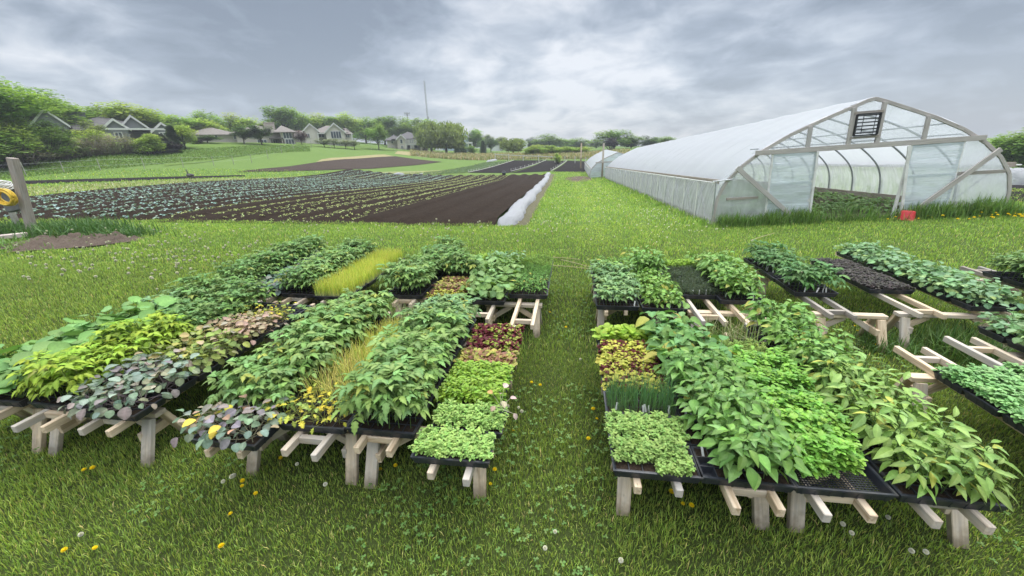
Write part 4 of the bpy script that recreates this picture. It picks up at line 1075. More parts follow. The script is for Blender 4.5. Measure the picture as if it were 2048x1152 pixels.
def hoop_house(label, sA, lA, Ln, detail):
    o2 = GH_A+gh_v*sA+gh_u*lA
    g = thing('hoop_house', label, 'greenhouse', (o2[0], o2[1], terr(o2[0], o2[1])), rot=(-math.atan((terr(*o2)-terr(*(o2+gh_u*Ln)))/Ln), -GH_TILT, GH_ANG))
    if not detail: g.scale = (.9, 1, .86)
    cover_mb(Ln, lambda p: p[:, 1] >= HIP-.12).build('roof_cover', 'roof_film', g, True)
    cover_mb(Ln, lambda p: (p[:, 1] < HIP+.03) & (p[:, 0] < 3.7), .02, 1.5, .15, .02).build('side_wall', 'side_film', g, True)
    cover_mb(Ln, lambda p: (p[:, 1] < HIP+.03) & (p[:, 0] > 3.7), .02, 1.5, .15, .02).build('side_wall', 'side_film', g, True)
    ys = np.arange(1.5, Ln-.3, 1.5)
    for y in ys: hoop_mb(y).build('hoop', 'galv', g, True)
    for y in (0.03, Ln-.03):                        # end hoops with timber batten outside
        hoop_mb(y, .035).build('hoop', 'galv', g, True)
        c = np.array((GW_/2, 1.2)); d = PF-c; d /= np.linalg.norm(d, axis=1)[:, None]
        m = MB(); pp = PF[2:-2]-d[2:-2]*.05; yo = y-.035 if y < 1 else y+.035
        for k in range(0, len(pp)-4, 4):
            m.beam((pp[k, 0], yo, pp[k, 1]), (pp[k+4, 0], yo, pp[k+4, 1]), .045, .085, (-d[2+k][0], 0, -d[2+k][1]), ch=.004)
        m.build('end_batten', 'gable_wood', g)
    for sx in (0.06, GW_-.06):
        m = MB(); m.beam((sx+.05*(1 if sx < 3.7 else -1), 0, HIP), (sx+.05*(1 if sx < 3.7 else -1), Ln, HIP), .03, .12, ch=.003); m.build('hip_board', 'old_wood', g)
        m = MB(); m.beam((sx, .02, .08), (sx, Ln-.02, .08), .04, .2, ch=.003); m.build('base_board', 'old_wood', g)
        sg = -1 if sx < 3.7 else 1
        for y in np.arange(1.5, Ln-.2, 1.5):
            m = MB(); m.beam((sx+sg*.11, y, .0), (sx+sg*.06, y, HIP-.03), .055, .02, (sg, 0, 0), ch=0); m.build('side_batten', 'white_batten', g)
        m = MB()
        for y in np.arange(.3, Ln-1.4, 1.5):
            m.tube([(sx+sg*.12, y, .1), (sx+sg*.07, y+1.0, HIP)], .014, 4)
        m.build('tie_rope', 'grey_rope', g)
        m = MB(); m.tube([(sx+sg*.075, 0, HIP-.02), (sx+sg*.075, Ln, HIP-.02)], .022, 6); m.build('roll_pipe', 'white_batten', g, True)
    for s in (1.9, GW_/2, 5.5):
        z = prof_at(s)-.09; m = MB(); m.tube([(s, .05, z), (s, Ln-.05, z)], .02, 6); m.build('purlin', 'galv', g, True)
    # back wall
    film_sheet([(s, 0, prof_at(s)-.03) if .5 < s < GW_-.5 else (s, 0, 1.2) for s in np.linspace(.05, GW_-.05, 18)], Ln-.02, 'gable_film', g, 'back_film')
    if not detail:
        film_sheet([(s, 0, prof_at(s)-.03) if .5 < s < GW_-.5 else (s, 0, 1.2) for s in np.linspace(.05, GW_-.05, 18)], .0, 'door_film', g, 'front_film')
        m = MB(); m.beam((.8, -.04, 1.97), (6.6, -.04, 1.97), .05, .14, ch=.003); m.build('header_beam', 'gable_wood', g)
        return g
    # front gable
    film_sheet([(s, 1.97, max(1.98, prof_at(s)-.05)) for s in np.linspace(.9, GW_-.9, 26)], -.01, 'gable_film', g, 'gable_panel', 40, 14, .012)
    m = MB(); m.beam((.98, -.06, 1.97), (GW_-1.0, -.06, 1.97), .06, .13, ch=.004); m.build('header_beam', 'gable_wood', g)
    m = MB(); m.tube([(1.0, .35, 2.08), (6.4, .35, 2.1)], .018, 6); m.build('tie_bar', 'galv', g, True)
    for s in (2.28, 3.26, 3.94, 5.02):
        m = MB(); m.beam((s, -.055, 2.035), (s, -.055, prof_at(s)-.08), .05 if s in (2.28, 5.02) else .055, .10, (1, 0, 0), ch=.003); m.build('gable_post', 'gable_wood', g)
    v = MB(); x0, x1, z0, z1 = 3.33, 3.87, 2.24, 2.76
    for a, b in (((x0, z0), (x1, z0)), ((x1, z0), (x1, z1)), ((x1, z1), (x0, z1)), ((x0, z1), (x0, z0))):
        v.beam((a[0], -.10, a[1]), (b[0], -.10, b[1]), .03, .06, (0, 1, 0), ch=0)
    lv = v.build('vent', 'black_metal', g)
    v = MB()
    for k in range(6): v.box(((x0+x1)/2, -.115, z0+.06+k*.085), (x1-x0-.03, .05, .010), rotx(R_(28)))
    v.build('slat', 'black_metal', lv)
    for xx in (x0+.13, x1-.13): v = MB(); v.box((xx, -.145, (z0+z1)/2), (.012, .012, z1-z0-.06)); v.build('link_rod', 'black_metal', lv)
    m = MB(); m.beam((3.26, -.07, 2.80), (3.94, -.07, 2.80), .045, .07, ch=.002); m.beam((3.26, -.07, 2.19), (3.94, -.07, 2.19), .045, .06, ch=.002); m.build('vent_rail', 'old_wood', g)
    # side panels beside the doors
    film_sheet([(.05, 0, 1.2), (.3, 0, 1.4), (.6, 0, 1.65), (1.0, 0, 1.93), (1.45, 0, 1.93)], .0, 'gable_film', g, 'end_panel')
    film_sheet([(5.95, 0, 1.93), (6.4, 0, 1.92), (6.8, 0, 1.65), (7.1, 0, 1.3), (7.36, 0, .9)], .0, 'gable_film', g, 'end_panel')
    # door leaves, open in the middle
    for (a, b, lean) in ((1.45, 2.52, .0), (4.80, 5.95, .06)):
        d = MB()
        for s, w_ in ((a, .06), (b, .06)): d.beam((s-lean*(s < 5.5)*1.5, -.05, .02), (s, -.05, 1.91), .045, .07, (1, 0, 0), ch=.002)
        for z in (.04, .38, 1.10, 1.87): d.beam((a, -.045, z), (b, -.045, z), .035, .075, ch=.002)
        door = d.build('door', 'white_batten' , g)
        film_sheet([(a+.0, .03, 1.90), (b, .03, 1.90)], -.085, 'door_film', door, 'door_sheet', 30, 30, .02)
    m = MB(); m.beam((4.88, -.12, .0), (4.68, -.12, 1.9), .03, .07, (1, 0, 0), ch=.002); m.build('door_jamb', 'white_batten', g)
    m = MB(); m.beam((2.58, -.12, .0), (2.52, -.12, 1.92), .03, .05, (1, 0, 0), ch=.002); m.build('door_jamb', 'white_batten', g)
    for a, b in (((.50, 1.62), (2.25, .05)), ((6.75, 1.66), (4.98, .03))):
        m = MB(); m.beam((a[0], -.15, a[1]), (b[0], -.15, b[1]), .045, .12, (a[1]-b[1], 0, b[0]-a[0]), ch=.003); m.build('diagonal_brace', 'gable_wood', g)
    m = MB(); m.beam((.35, -.02, .75), (1.2, -.02, .75), .04, .07, ch=.002); m.build('wall_rail', 'old_wood', g)
    m = MB(); m.beam((5.98, -.02, 1.1), (7.1, -.02, 1.1), .04, .09, ch=.002); m.build('wall_rail', 'old_wood', g)
    m = MB(); m.tube([(6.2, .3, .2), (7.1, .3, 1.1)], .012, 5); m.tube([(.62, .3, .1), (.62, .3, 1.6)], .015, 5); m.build('brace_pipe', 'galv', g)
    m = MB(); m.tube([(-.08, -.06, HIP+.02), (.45, -.06, HIP+.05)], .02, 6); m.tube([(.02, -.06, HIP), (.0, -.06, .3)], .018, 6); m.build('crank_pipe', 'galv', g)
    return g
hoop_house('large white plastic hoop house with open doorway and black gable vent', 0, 0, GH_L, True)
hoop_house('smaller looking white hoop house just beyond the large one', -1.7, 37.2, 16.0, False)
def ghp(s, l): p = GH_A+gh_v*s+gh_u*l; return (p[0], p[1])
strip_patch('greenhouse_floor', [(ghp(.3, .15), ghp(7.1, .15)), (ghp(.3, 36), ghp(7.1, 36))], 'strawy_soil', .02, wob=.02)
# crop inside the hoop house
s = rng.uniform(1.0, 6.6, 5200); l = .9+rng.random(5200)**1.5*24
X = GH_A[0]+gh_v[0]*s+gh_u[0]*l; Y = GH_A[1]+gh_v[1]*s+gh_u[1]*l
hh = (.12+.32*vnoise(s*1.4, l*1.4))
mb = MB(); scatter(mb, leaf_shape(OVATE, 1.2, .4, .3), np.stack((X, Y, terrain(X, Y)+hh*rng.uniform(.4, 1, 5200)), 1), rng.uniform(0, 6.28, 5200), rng.uniform(-.4, .6, 5200), rng.uniform(.10, .22, 5200), colmix([(.17, .28, .09), (.21, .32, .11), (.13, .24, .075)], 5200))
tag(mb.build('crop_bed', 'leaf'), 'leafy dark green crop growing inside the large hoop house', None, kind='stuff')

# ------------------------------------------------------------------ odds and ends around the field
simple('tub_red', (.52, .03, .035), .45, .4, .15, 6, dirt=(.5, .12, .10))
P = on_ground(1811, 440)
t = thing('tub', 'upturned red plastic tub beside the hoop house doorway', 'tub', P)
m = MB(); m.lathe([(.18, 0), (.182, .02), (.172, .03), (.145, .23), (.135, .24), (.05, .24), (.045, .232), (0, .232)], 28); m.build('shell', 'tub_red', t, True)
m = MB(); m.lathe([(.184, .0), (.195, .008), (.195, .03), (.182, .035)], 28); m.build('rim', 'tub_red', t, True)
def stake(name, label, P, h, w, mat='pine', lean=0.0, cat='stake', group=None):
    t = MB(); t.beam((0, 0, -.1), (lean*h, 0, h), w, w, (0, 1, 0), ch=.006); o = t.build(name, mat); o.location = [float(v) for v in P]
    return tag(o, label, cat, group)
stake('wooden_stake', 'tall pale wooden stake between the two hoop houses', (*ghp(-.25, 36.8), terr(*ghp(-.25, 36.8))), 3.9, .2)
stake('wooden_stake', 'wooden stake standing behind the smaller hoop house', (*ghp(-2.3, 54.5), terr(*ghp(-2.3, 54.5))), 3.9, .22)
for (a, b, lab) in (((1105, 521), (1160, 526), 'short thin bamboo cane lying on the mown grass, farthest of three'), ((1122, 526), (1192, 545), 'thin bamboo cane lying aslant between two others on the grass'), ((1104, 538), (1182, 545), 'thin bamboo cane lying on the mown grass, nearest of three'), ((1500, 487), (1548, 472), 'long pale stick lying on the grass in front of the hoop house')):
    A, B = on_ground(*a), on_ground(*b); A[2] += .07; B[2] += .07
    m = MB(); m.tube([A*0, (B-A)*.5+np.array((0, 0, .01)), B-A], [.009, .008, .006], 6, (.46, .42, .25)); o = m.build('cane', 'petal'); o.location = A
    tag(o, lab, 'cane')
# leaning posts with hose at the left edge
simple('weathered', (.36, .35, .31), .85, .1, .3, 6, bumps=.4)
base = on_ground(66, 470)
m = MB(); m.beam((.0, .0, -.1), (.34, .12, 2.28), .22, .17, (0, 1, 0), ch=.012); o = m.build('leaning_post', 'old_wood'); o.location = base; tag(o, 'thick grey wooden post leaning left, hung with yellow hose', 'post')
b2 = on_ground(40, 463)
m = MB(); m.beam((.0, .0, -.1), (-.1, .1, 1.35), .15, .10, (0, 1, 0), ch=.008); o = m.build('leaning_post', 'weathered'); o.location = b2; tag(o, 'thinner pale post leaning behind the thick grey post', 'post')
m = MB(); m.tube([(.38, .15, 0), (.1, .2, 1.3)], .03, 8); o = m.build('metal_pipe', 'galv'); o.location = b2; tag(o, 'grey metal pipe leaning between the two posts', 'pipe')
simple('hose_yellow', (.70, .47, .05), .45, .4, .12, 5)
m = MB(); pts = []
for k in range(9*28):
    a = k/28*2*math.pi; q = k//28
    rr = 1+.10*math.sin(q*2.3)
    pts.append((.30*rr*math.cos(a)+.02*math.sin(q), -.05-.02*q+.004*k/28, .21*rr*math.sin(a)-.03*math.cos(q*1.7)))
m.tube(pts, .024, 6); o = m.build('hose_coil', 'hose_yellow', smooth=True); o.location = (-16.72, 9.55, 1.18); tag(o, 'coiled yellow hose hanging on the leaning post', 'hose')
simple('tarp_grey', (.17, .17, .17), .7, .2, .3, 4); simple('cloth_white', (.72, .72, .69), .85, .1, .12, 9, bumps=.6)
m = MB(); m.box((0, 0, 0), (.75, .22, .72), roty(-.15), ch=.04); o = m.build('control_box', 'tarp_grey'); o.location = (-17.35, 9.95, 1.05); tag(o, 'dark grey box behind the yellow hose coil', 'box')
m = MB(); n_ = 14
for k in range(10):
    a = np.linspace(0, 2*math.pi, 22); r0 = .26-.01*k
    m.tube(np.stack((r0*np.cos(a)*1.2, .12*np.sin(a), .05*np.sin(a*2+k)+.018*k-.08+a*0), 1), .022, 5)
o = m.build('rope_bundle', 'cloth_white', smooth=True); o.location = (-17.15, 9.78, 1.50); tag(o, 'bundle of white rope draped above the yellow hose', 'rope')
simple('board_pink', (.62, .52, .48), .8, .15, .18, 5, dirt=(.3, .25, .2))
A, B = on_ground(-60, 488), on_ground(56, 478)
m = MB(); m.beam((0, 0, 0), (B-A)+np.array((0, 0, .03)), .22, .12, ch=.01); o = m.build('board', 'board_pink'); o.location = A+np.array((0, 0, .10)); tag(o, 'pale pinkish wooden board lying at the foot of the posts', 'board')
# bird on the grass strip
P = on_ground(384, 364)
m = MB()
sk = [((-.38, 0, .62), .01), ((-.22, 0, .60), .10), ((-.02, 0, .58), .17), ((.16, 0, .60), .15), ((.28, 0, .68), .08), ((.33, 0, .82), .05), ((.34, 0, .98), .042), ((.39, 0, 1.04), .055), ((.46, 0, 1.03), .03), ((.54, 0, 1.01), .006)]
m.tube([s_[0] for s_ in sk], [s_[1] for s_ in sk], 10, (.095, .09, .095))
for y_ in (-.06, .06): m.tube([(.02, y_, .46), (.05, y_, .25), (.0, y_, .02), (.09, y_, .0)], [.03, .014, .012, .006], 6, (.06, .05, .045))
bd = m.build('bird', 'petal', smooth=True); bd.location = P; bd.rotation_euler = (0, 0, R_(160)); tag(bd, 'dark grey long necked bird standing on the grass strip', 'bird')
w_ = MB(); w_.tube([(-.42, .13, .56), (-.2, .16, .60), (.05, .17, .60), (.2, .12, .62)], [.01, .09, .11, .03], 8, (.13, .125, .13)); w_.build('wing', 'petal', bd, True)
w_ = MB(); w_.tube([(-.42, -.13, .56), (-.2, -.16, .60), (.05, -.17, .60), (.2, -.12, .62)], [.01, .09, .11, .03], 8, (.13, .125, .13)); w_.build('wing', 'petal', bd, True)
def bucket(label, px, py, mat, h, r, cat='bucket'):
    t = thing('bucket', label, cat, on_ground(px, py))
    m = MB(); m.lathe([(0, .01), (r*.8, .0), (r, h), (r*1.06, h), (r*1.06, h-.03), (r*.97, h-.03), (r*.78, .03), (0, .03)], 16); m.build('shell', mat, t, True)
    m = MB(); a = np.linspace(0, math.pi, 12); m.tube(np.stack((r*np.cos(a), a*0-.02, h+r*.7*np.sin(a)), 1), .008, 5); m.build('handle', 'galv', t, True)
simple('grey_plastic', (.16, .19, .22), .5, .4, .12, 5); simple('white_plastic', (.78, .8, .8), .5, .4, .06, 5)
bucket('grey bucket at the back end of the lettuce rows', 1008, 352, 'grey_plastic', .5, .26)
bucket('white bucket beside the black sack behind the field', 843, 354, 'white_plastic', .45, .22)
def sack(label, px, py, s):
    P = on_ground(px, py); mb = MB(); n_, k_ = 18, 9; V = []
    for i in range(k_):
        th = math.pi*i/(k_-1)
        for j in range(n_):
            ph = 2*math.pi*j/n_; r = 1+.35*(vnoise(j*.9+px, i*.9)-.5)
            V.append((s*r*math.sin(th)*math.cos(ph), s*.8*r*math.sin(th)*math.sin(ph), s*.75*(1-math.cos(th))*.75*r))
    F = [(i*n_+j, i*n_+(j+1) % n_, (i+1)*n_+(j+1) % n_, (i+1)*n_+j) for i in range(k_-1) for j in range(n_)]
    mb.add(V, F); o = mb.build('sack', 'black_metal', smooth=True); o.location = P; tag(o, label, 'sack')
sack('larger black sack lying behind the cabbage field', 831, 354, .36); sack('small black sack right of the white bucket behind the field', 857, 352, .24)
# low stake lines round the dark beds
simple('pale_post', (.55, .54, .50), .8, .1, .2, 10)
def stake_line(label, pts, n, h=.42):
    t = thing('stake_fence', label, 'low fence', (*pts[0][:2], terr(*pts[0][:2])))
    P = np.array([p[:2] for p in pts]); tt = np.linspace(0, 1, n); d = np.linspace(0, 1, len(P))
    X = np.interp(tt, d, P[:, 0]); Y = np.interp(tt, d, P[:, 1]); o0 = np.array((*pts[0][:2], terr(*pts[0][:2])))
    for x, y in zip(X, Y):
        m = MB(); m.beam((0, 0, -.1), (0, 0, h), .07, .05, (0, 1, 0), ch=.006); q = m.build('post', 'pale_post', t); q.location = np.array((x, y, terr(x, y)))-o0
    m = MB(); m.tube(np.stack((X, Y, terrain(X, Y)+.06), 1)-o0, .045, 6); m.build('ground_rail', 'pale_post', t, True)
    m = MB(); m.tube(np.stack((X, Y, terrain(X, Y)+h*.85), 1)-o0, .008, 4); m.build('wire', 'galv', t, True)
stake_line('leftmost line of low pale stakes round the far dark beds', [P2(937, 345), P2(958, 341), P2(1028, 321)], 9)
stake_line('middle line of low pale stakes between the far dark beds', [P2(1022, 343), P2(1092, 321)], 10)
stake_line('rightmost line of low pale stakes beside the grass path end', [P2(1102, 342), P2(1134, 321.5)], 9)
# wire fence at the foot of the hill
def wire_fence(name, label, pts, n, h, post_w, mat, rails=(), wires=(.3, .6, .9, 1.2), cat='fence'):
    P = np.array([p[:2] for p in pts]); tt = np.linspace(0, 1, n); d = np.linspace(0, 1, len(P))
    X = np.interp(tt, d, P[:, 0]); Y = np.interp(tt, d, P[:, 1]); Z = terrain(X, Y); o0 = np.array((X[0], Y[0], Z[0]))
    t = thing(name, label, cat, o0)
    for x, y, z in zip(X, Y, Z):
        m = MB(); m.beam((0, 0, -.1), (random.uniform(-.04, .04), 0, h*random.uniform(.92, 1.1)), post_w, post_w, (0, 1, 0), ch=.01); q = m.build('post', mat, t); q.location = np.array((x, y, z))-o0
    for z in wires:
        m = MB(); m.tube(np.stack((X, Y, Z+z), 1)-o0, .006, 4); m.build('wire', 'galv', t, True)
    for z in rails:
        m = MB()
        for k in range(n-1): m.beam((X[k]-o0[0], Y[k]-o0[1], Z[k]+z-o0[2]), (X[k+1]-o0[0], Y[k+1]-o0[1], Z[k+1]+z-o0[2]), .05, .14, ch=.005)
        m.build('rail', mat, t)
FENCE = [atr(-60, 300, 58), atr(170, 300, 60), atr(405, 300, 62), atr(515, 300, 66), atr(595, 300, 82), atr(700, 300, 98), atr(830, 300, 112)]
wire_fence('wire_fence', 'wire fence on grey posts along the foot of the hillside lawn', FENCE, 18, 1.2, .055, 'weathered', (), (.5, 1.05))
wire_fence('rail_fence', 'pale wooden rail fence in front of the distant green bushes', [atr(990, 309, 88), atr(1110, 311, 78)], 5, 1.3, .14, 'pale_post', (1.05,), (.5,))
wire_fence('wire_fence', 'low post fence behind the far dark bed near the hoop house', [atr(1130, 311, 78), atr(1195, 313, 72)], 4, 1.2, .14, 'pale_post', (), (.5, 1.0))

# ------------------------------------------------------------------ dandelions
def clock_mesh(n=110, q4=True):
    mb = MB(); h = random.uniform(.12, .2); l = random.uniform(-.03, .03)
    mb.tube([(0, 0, 0), (l*.5, 0, h*.6), (l, 0, h)], .0022, 4, (.25, .3, .12), 0, False)
    i = np.arange(n)+.5; ph = np.arccos(1-2*i/n); th = math.pi*(1+5**.5)*i
    d = np.stack((np.cos(th)*np.sin(ph), np.sin(th)*np.sin(ph), np.cos(ph)), 1); c = np.array((l, 0, h))
    e = np.cross(d, (0.3, .5, .8)); e /= np.linalg.norm(e, axis=1)[:, None]; f = np.cross(d, e)
    r = .017
    V = np.stack((c+d*r*.2, c+d*r+e*.0038, c+d*r+f*.0038, c+d*r-e*.0038, c+d*r-f*.0038), 1).reshape(-1, 3)
    q = np.array([(0, 1, 2), (0, 2, 3), (0, 3, 4), (0, 4, 1)])
    mb.add(V, (q[None]+(np.arange(n)*5)[:, None, None]).reshape(-1, 3), (.78, .77, .74))
    return mb
def dandy_mesh():
    mb = MB(); h = random.uniform(.05, .14); l = random.uniform(-.03, .03)
    mb.tube([(0, 0, 0), (l*.5, 0, h*.6), (l, 0, h)], .0022, 4, (.2, .28, .08), 0, False)
    n = 70; k = np.arange(n); yaw = k*GA; rise = 1.3-1.25*np.sqrt(k/n)
    q = np.array([(-.1, 0, 0), (.1, 0, 0), (.12, 1, 0), (-.12, 1, 0)])
    scatter(mb, (q, np.array([(0, 1, 2, 3)])), np.tile((l, 0, h), (n, 1)), yaw, rise, np.full(n, .019), colmix([(.80, .62, .015), (.85, .70, .03)], n, .08))
    return mb
CLK = [clock_mesh().mesh('seed_clock', ['petal']) for _ in range(4)]; DND = [dandy_mesh().mesh('dandelion', ['petal']) for _ in range(4)]
def flower(VAR, name, x, y, label, group, sc):
    o = inst(name, random.choice(VAR), None, (x, y, terr(x, y)), random.uniform(0, 6.28), sc, (random.gauss(0, .12), random.gauss(0, .12)))
    tag(o, label, name.replace('_', ' '), group)
YEL = [(185, 948), (192, 952), (495, 968), (488, 982), (513, 997), (472, 1036), (455, 1116), (150, 1104), (195, 1107), (760, 958), (795, 943), (906, 946), (1024, 872), (985, 966), (978, 980), (1172, 891), (1186, 847), (1196, 846), (1347, 1014), (1360, 1022), (1378, 1026), (1705, 660), (1712, 667), (1718, 676), (1723, 661), (1740, 698), (1748, 668), (1755, 662), (1063, 775), (1072, 790), (1290, 585), (1090, 610), (1100, 640), (568, 918), (1130, 660), (1330, 1005)]
for p in YEL:
    P = on_ground(*p); flower(DND, 'dandelion', P[0], P[1], 'yellow dandelion flower in the mown grass around the sawhorses', 'yellow dandelions near the benches', random.uniform(.65, .95))
for _ in range(60):
    s = random.gauss(6.9, 1.1); l = -random.uniform(.35, 1.4); p = ghp(s, l)
    flower(DND, 'dandelion', *p, 'yellow dandelion flower in front of the hoop house near the tub', 'yellow dandelions by the hoop house', random.uniform(1.2, 1.8))
WH = [(1340, 994), (1410, 982), (1690, 1084), (1698, 1102), (1762, 1059), (1800, 1134), (1840, 1141), (1115, 1082), (470, 978), (480, 988), (463, 993), (606, 963), (1035, 842), (1044, 845), (1230, 1135), (180, 1106), (1100, 1120), (1015, 835), (660, 1000), (930, 905), (965, 960), (1240, 700), (1160, 740)]
for p in WH:
    P = on_ground(*p); flower(CLK, 'dandelion_clock', P[0], P[1], 'white dandelion seed head in the mown grass near the benches', 'dandelion seed heads near the benches', random.uniform(.65, .9))
cl = [(-9.3, 6.3, 1.3, .7, 50), (-8.0, 7.4, 1.2, .5, 55), (-11.5, 7.4, 1.2, .8, 30), (-6.0, 6.2, 1.4, .8, 30), (-7, 9.6, 3.5, .8, 60), (-3.2, 10.6, 2.0, .6, 50), (-13, 9, 1.6, .8, 15), (-5.5, 4.5, .5, .6, 10)]
for cx, cy, sx, sy, n in cl:
    for _ in range(n):
        x, y = random.gauss(cx, sx), random.gauss(cy, sy)
        if y < 11.4: flower(CLK, 'dandelion_clock', x, y, 'white dandelion seed head in the lawn left of the benches', 'dandelion seed heads on the left lawn', random.uniform(1.0, 1.5))
pts = []
for _ in range(1500):
    k = random.random()
    if k < .45: y = random.uniform(9, 30); x = random.gauss(1.75-.02*(y-10), .55)
    elif k < .75: y = random.uniform(10, 24); x = random.gauss(-.4, .35)
    else: y = random.uniform(10, 15); x = random.gauss(3.0, .6)
    pts.append((x, y))
mb = MB(); me = clock_mesh(26).mesh('seed_clock_small', ['petal'])
v = np.empty(len(me.vertices)*3, np.float32); me.vertices.foreach_get('co', v); v = v.reshape(-1, 3)
base_f = [tuple(p.vertices) for p in me.polygons]; bf = {k: np.array([f for f in base_f if len(f) == k]) for k in set(map(len, base_f))}
cc = np.empty(len(me.vertices)*4, np.float32); me.attributes['tint'].data.foreach_get('color', cc); cc = cc.reshape(-1, 4)[:, :3]
for x, y in pts[:260]: mb.add((v*random.uniform(.7, 1.15))@rotz(random.uniform(0, 6)).T+np.array((x, y, terr(x, y))), bf, cc)
tag(mb.build('dandelion_clocks', 'petal'), 'white dandelion seed heads massed along the grass path', None, kind='stuff')
# ------------------------------------------------------------------ trees
simple('bark', (.11, .09, .07), .9, .1, .35, 3, bumps=.5)
simple('bark_pale', (.26, .23, .20), .9, .1, .3, 3, bumps=.5)
def crown_mesh(kind, cols, n=2600, seed=0, leaf=.05):
    """unit tree: height 1; crown of leaf clumps on limbs; returns (trunk mesh, crown mesh)"""
    g = np.random.default_rng(seed)
    tk = MB(); cr = MB(); S = (np.array([(-.5, 0, 0), (0, .15, .1), (.5, 0, 0), (.25, .9, .05), (-.25, .9, -.05)]), np.array([(0, 1, 4), (1, 3, 4), (1, 2, 3)]))
    if kind == 'conifer':
        tk.tube([(0, 0, 0), (0, 0, .5), (0, 0, .98)], [.022, .014, .003], 7)
        m = n; z = .06+.93*g.random(m)**1.35; az = g.uniform(0, 6.28, m)
        whorl = .75+.25*np.cos(z*70+g.normal(0, .3, m))
        R = .19*(1-z)**.85*whorl*(.55+.45*g.random(m)**.5)*(1+.15*np.sin(az*3+z*20))+.004
        P = np.stack((np.cos(az)*R, np.sin(az)*R, z-.10*R), 1)
        scatter(cr, S, P, az-math.pi/2, g.uniform(-.7, .1, m), leaf*g.uniform(.6, 1.2, m), colmix(cols, m, .2, g=g))
        return tk, cr
    cfg = dict(wood=(.05, .46, .6, 18, .2), round=(.22, .42, .62, 18, .19), tall=(.18, .34, .60, 18, .16), spread=(.28, .50, .60, 18, .19), willow=(.30, .48, .66, 15, .18), shrub=(.02, .55, .45, 16, .24), sparse=(.34, .36, .62, 12, .13), oval=(.22, .30, .58, 14, .17), bare=(.02, .55, .45, 14, .22))[kind]
    z0, rx, zc, nb, br = cfg
    hz = (1-z0)/2; zc = z0+hz
    B = []
    for _ in range(900):
        if len(B) >= nb: break
        d = g.normal(0, 1, 3); d /= np.linalg.norm(d); q = g.random()**.4*.86
        p = np.array((d[0]*rx*q, d[1]*rx*q, zc+d[2]*hz*q*.85))
        if kind in ('round', 'spread', 'oval') and p[2] < z0+.05: continue
        if all(np.linalg.norm(p-b[0]) > br*.72 for b in B): B.append((p, br*g.uniform(.75, 1.25)))
    if kind not in ('shrub', 'bare'):
        zt = z0+.12
        tk.tube([(0, 0, -.03), (g.normal(0, .008), g.normal(0, .008), z0*.6), (g.normal(0, .012), g.normal(0, .012), zt), (0, 0, zc+.1)], [.030, .022, .017, .007], 8)
        for p, r in B:
            a = np.array((0, 0, g.uniform(z0*.75, min(zt+.1, max(p[2]-.03, z0*.8)))))
            tk.tube([a, a*.45+p*.55+np.array((0, 0, -.02)), p], [.011, .007, .003], 5)
    else:
        for p, r in B:
            for _ in range(3): q = p+g.normal(0, br*.5, 3); tk.tube([(p[0]*.3, p[1]*.3, -.02), (q[0]*.7, q[1]*.7, q[2]*.5), q], [.010, .006, .002], 4)
    m = n; wts = np.array([r**2 for _, r in B]); wts /= wts.sum(); bi = g.choice(len(B), m, p=wts)
    bp = np.array([p for p, _ in B])[bi]; brr = np.array([r for _, r in B])[bi]
    d = g.normal(0, 1, (m, 3)); d /= np.linalg.norm(d, axis=1)[:, None]
    rr = brr*g.random(m)**.42
    rr *= 1+.35*(vnoise(d[:, 0]*3+bi*7, d[:, 2]*3+d[:, 1]*2)-.5)*2
    P = bp+d*rr[:, None]*np.array((1, 1, .8))
    if kind == 'willow':
        k = g.random(m) < .65; drop = g.random(m)**.8*.30; P[k, 2] -= drop[k]; P[:, 2] = np.maximum(P[:, 2], .22)
    P[:, 2] = np.maximum(P[:, 2], .01)
    cb = colmix(cols, len(B), .10, g=g)[bi]                   # each bough its own shade of leaf
    C = np.clip(cb*g.uniform(.75, 1.25, (m, 1)), 0, 1)
    sz = leaf*g.uniform(.6, 1.25, m)
    scatter(cr, S, P, g.uniform(0, 6.28, m), g.uniform(-.55, .35, m) if kind != 'willow' else g.uniform(-1.5, -.6, m), np.stack((sz*(1 if kind != 'willow' else .6), sz*(1 if kind != 'willow' else 1.6), sz), 1), C)
    return tk, cr
TG = [(.24, .37, .09), (.27, .41, .10), (.20, .32, .085)]
TY = [(.35, .47, .10), (.31, .43, .10), (.40, .50, .12)]
TD = [(.095, .165, .06), (.11, .185, .065), (.085, .145, .06)]
TO = [(.21, .27, .09), (.19, .25, .09), (.25, .31, .10)]
TREES = {}
LOWK = {'round': 'low', 'tall': 'low', 'yround': 'low_light', 'dark': 'low_dark', 'sparse': 'low'}
def tree_var(key, kind, cols, n, leaf, k, bark='bark'):
    out = []
    for i in range(k):
        tk, cr = crown_mesh(kind, cols, n, hash((key, i)) % 1 + sum(map(ord, key))*13+i, leaf)
        out.append((tk.mesh('trunk', [bark], True) if tk.n else None, cr.mesh('crown', ['tree_leaf'])))
    TREES[key] = out
tree_var('broad', 'spread', TG, 14000, .026, 1)
tree_var('near_tree', 'tall', TG, 9000, .03, 1)
tree_var('near_shrub', 'shrub', TY, 6000, .045, 1)
tree_var('near_green', 'shrub', TG, 6000, .045, 2)
tree_var('low', 'wood', TG, 4200, .05, 3)
tree_var('low_light', 'wood', TY, 4200, .05, 1)
tree_var('low_dark', 'wood', TD, 4200, .05, 1)
tree_var('round', 'round', TG, 5000, .042, 3)
tree_var('yround', 'round', TY, 5000, .042, 3)
tree_var('oval', 'oval', TY, 3600, .05, 2)
tree_var('tall', 'tall', TG, 5000, .042, 3)
tree_var('sparse', 'sparse', TO, 1500, .045, 3)
tree_var('dark', 'round', TD, 3600, .05, 2)
tree_var('darkspread', 'spread', TD, 3600, .05, 2)
tree_var('conifer', 'conifer', TD, 2600, .07, 3)
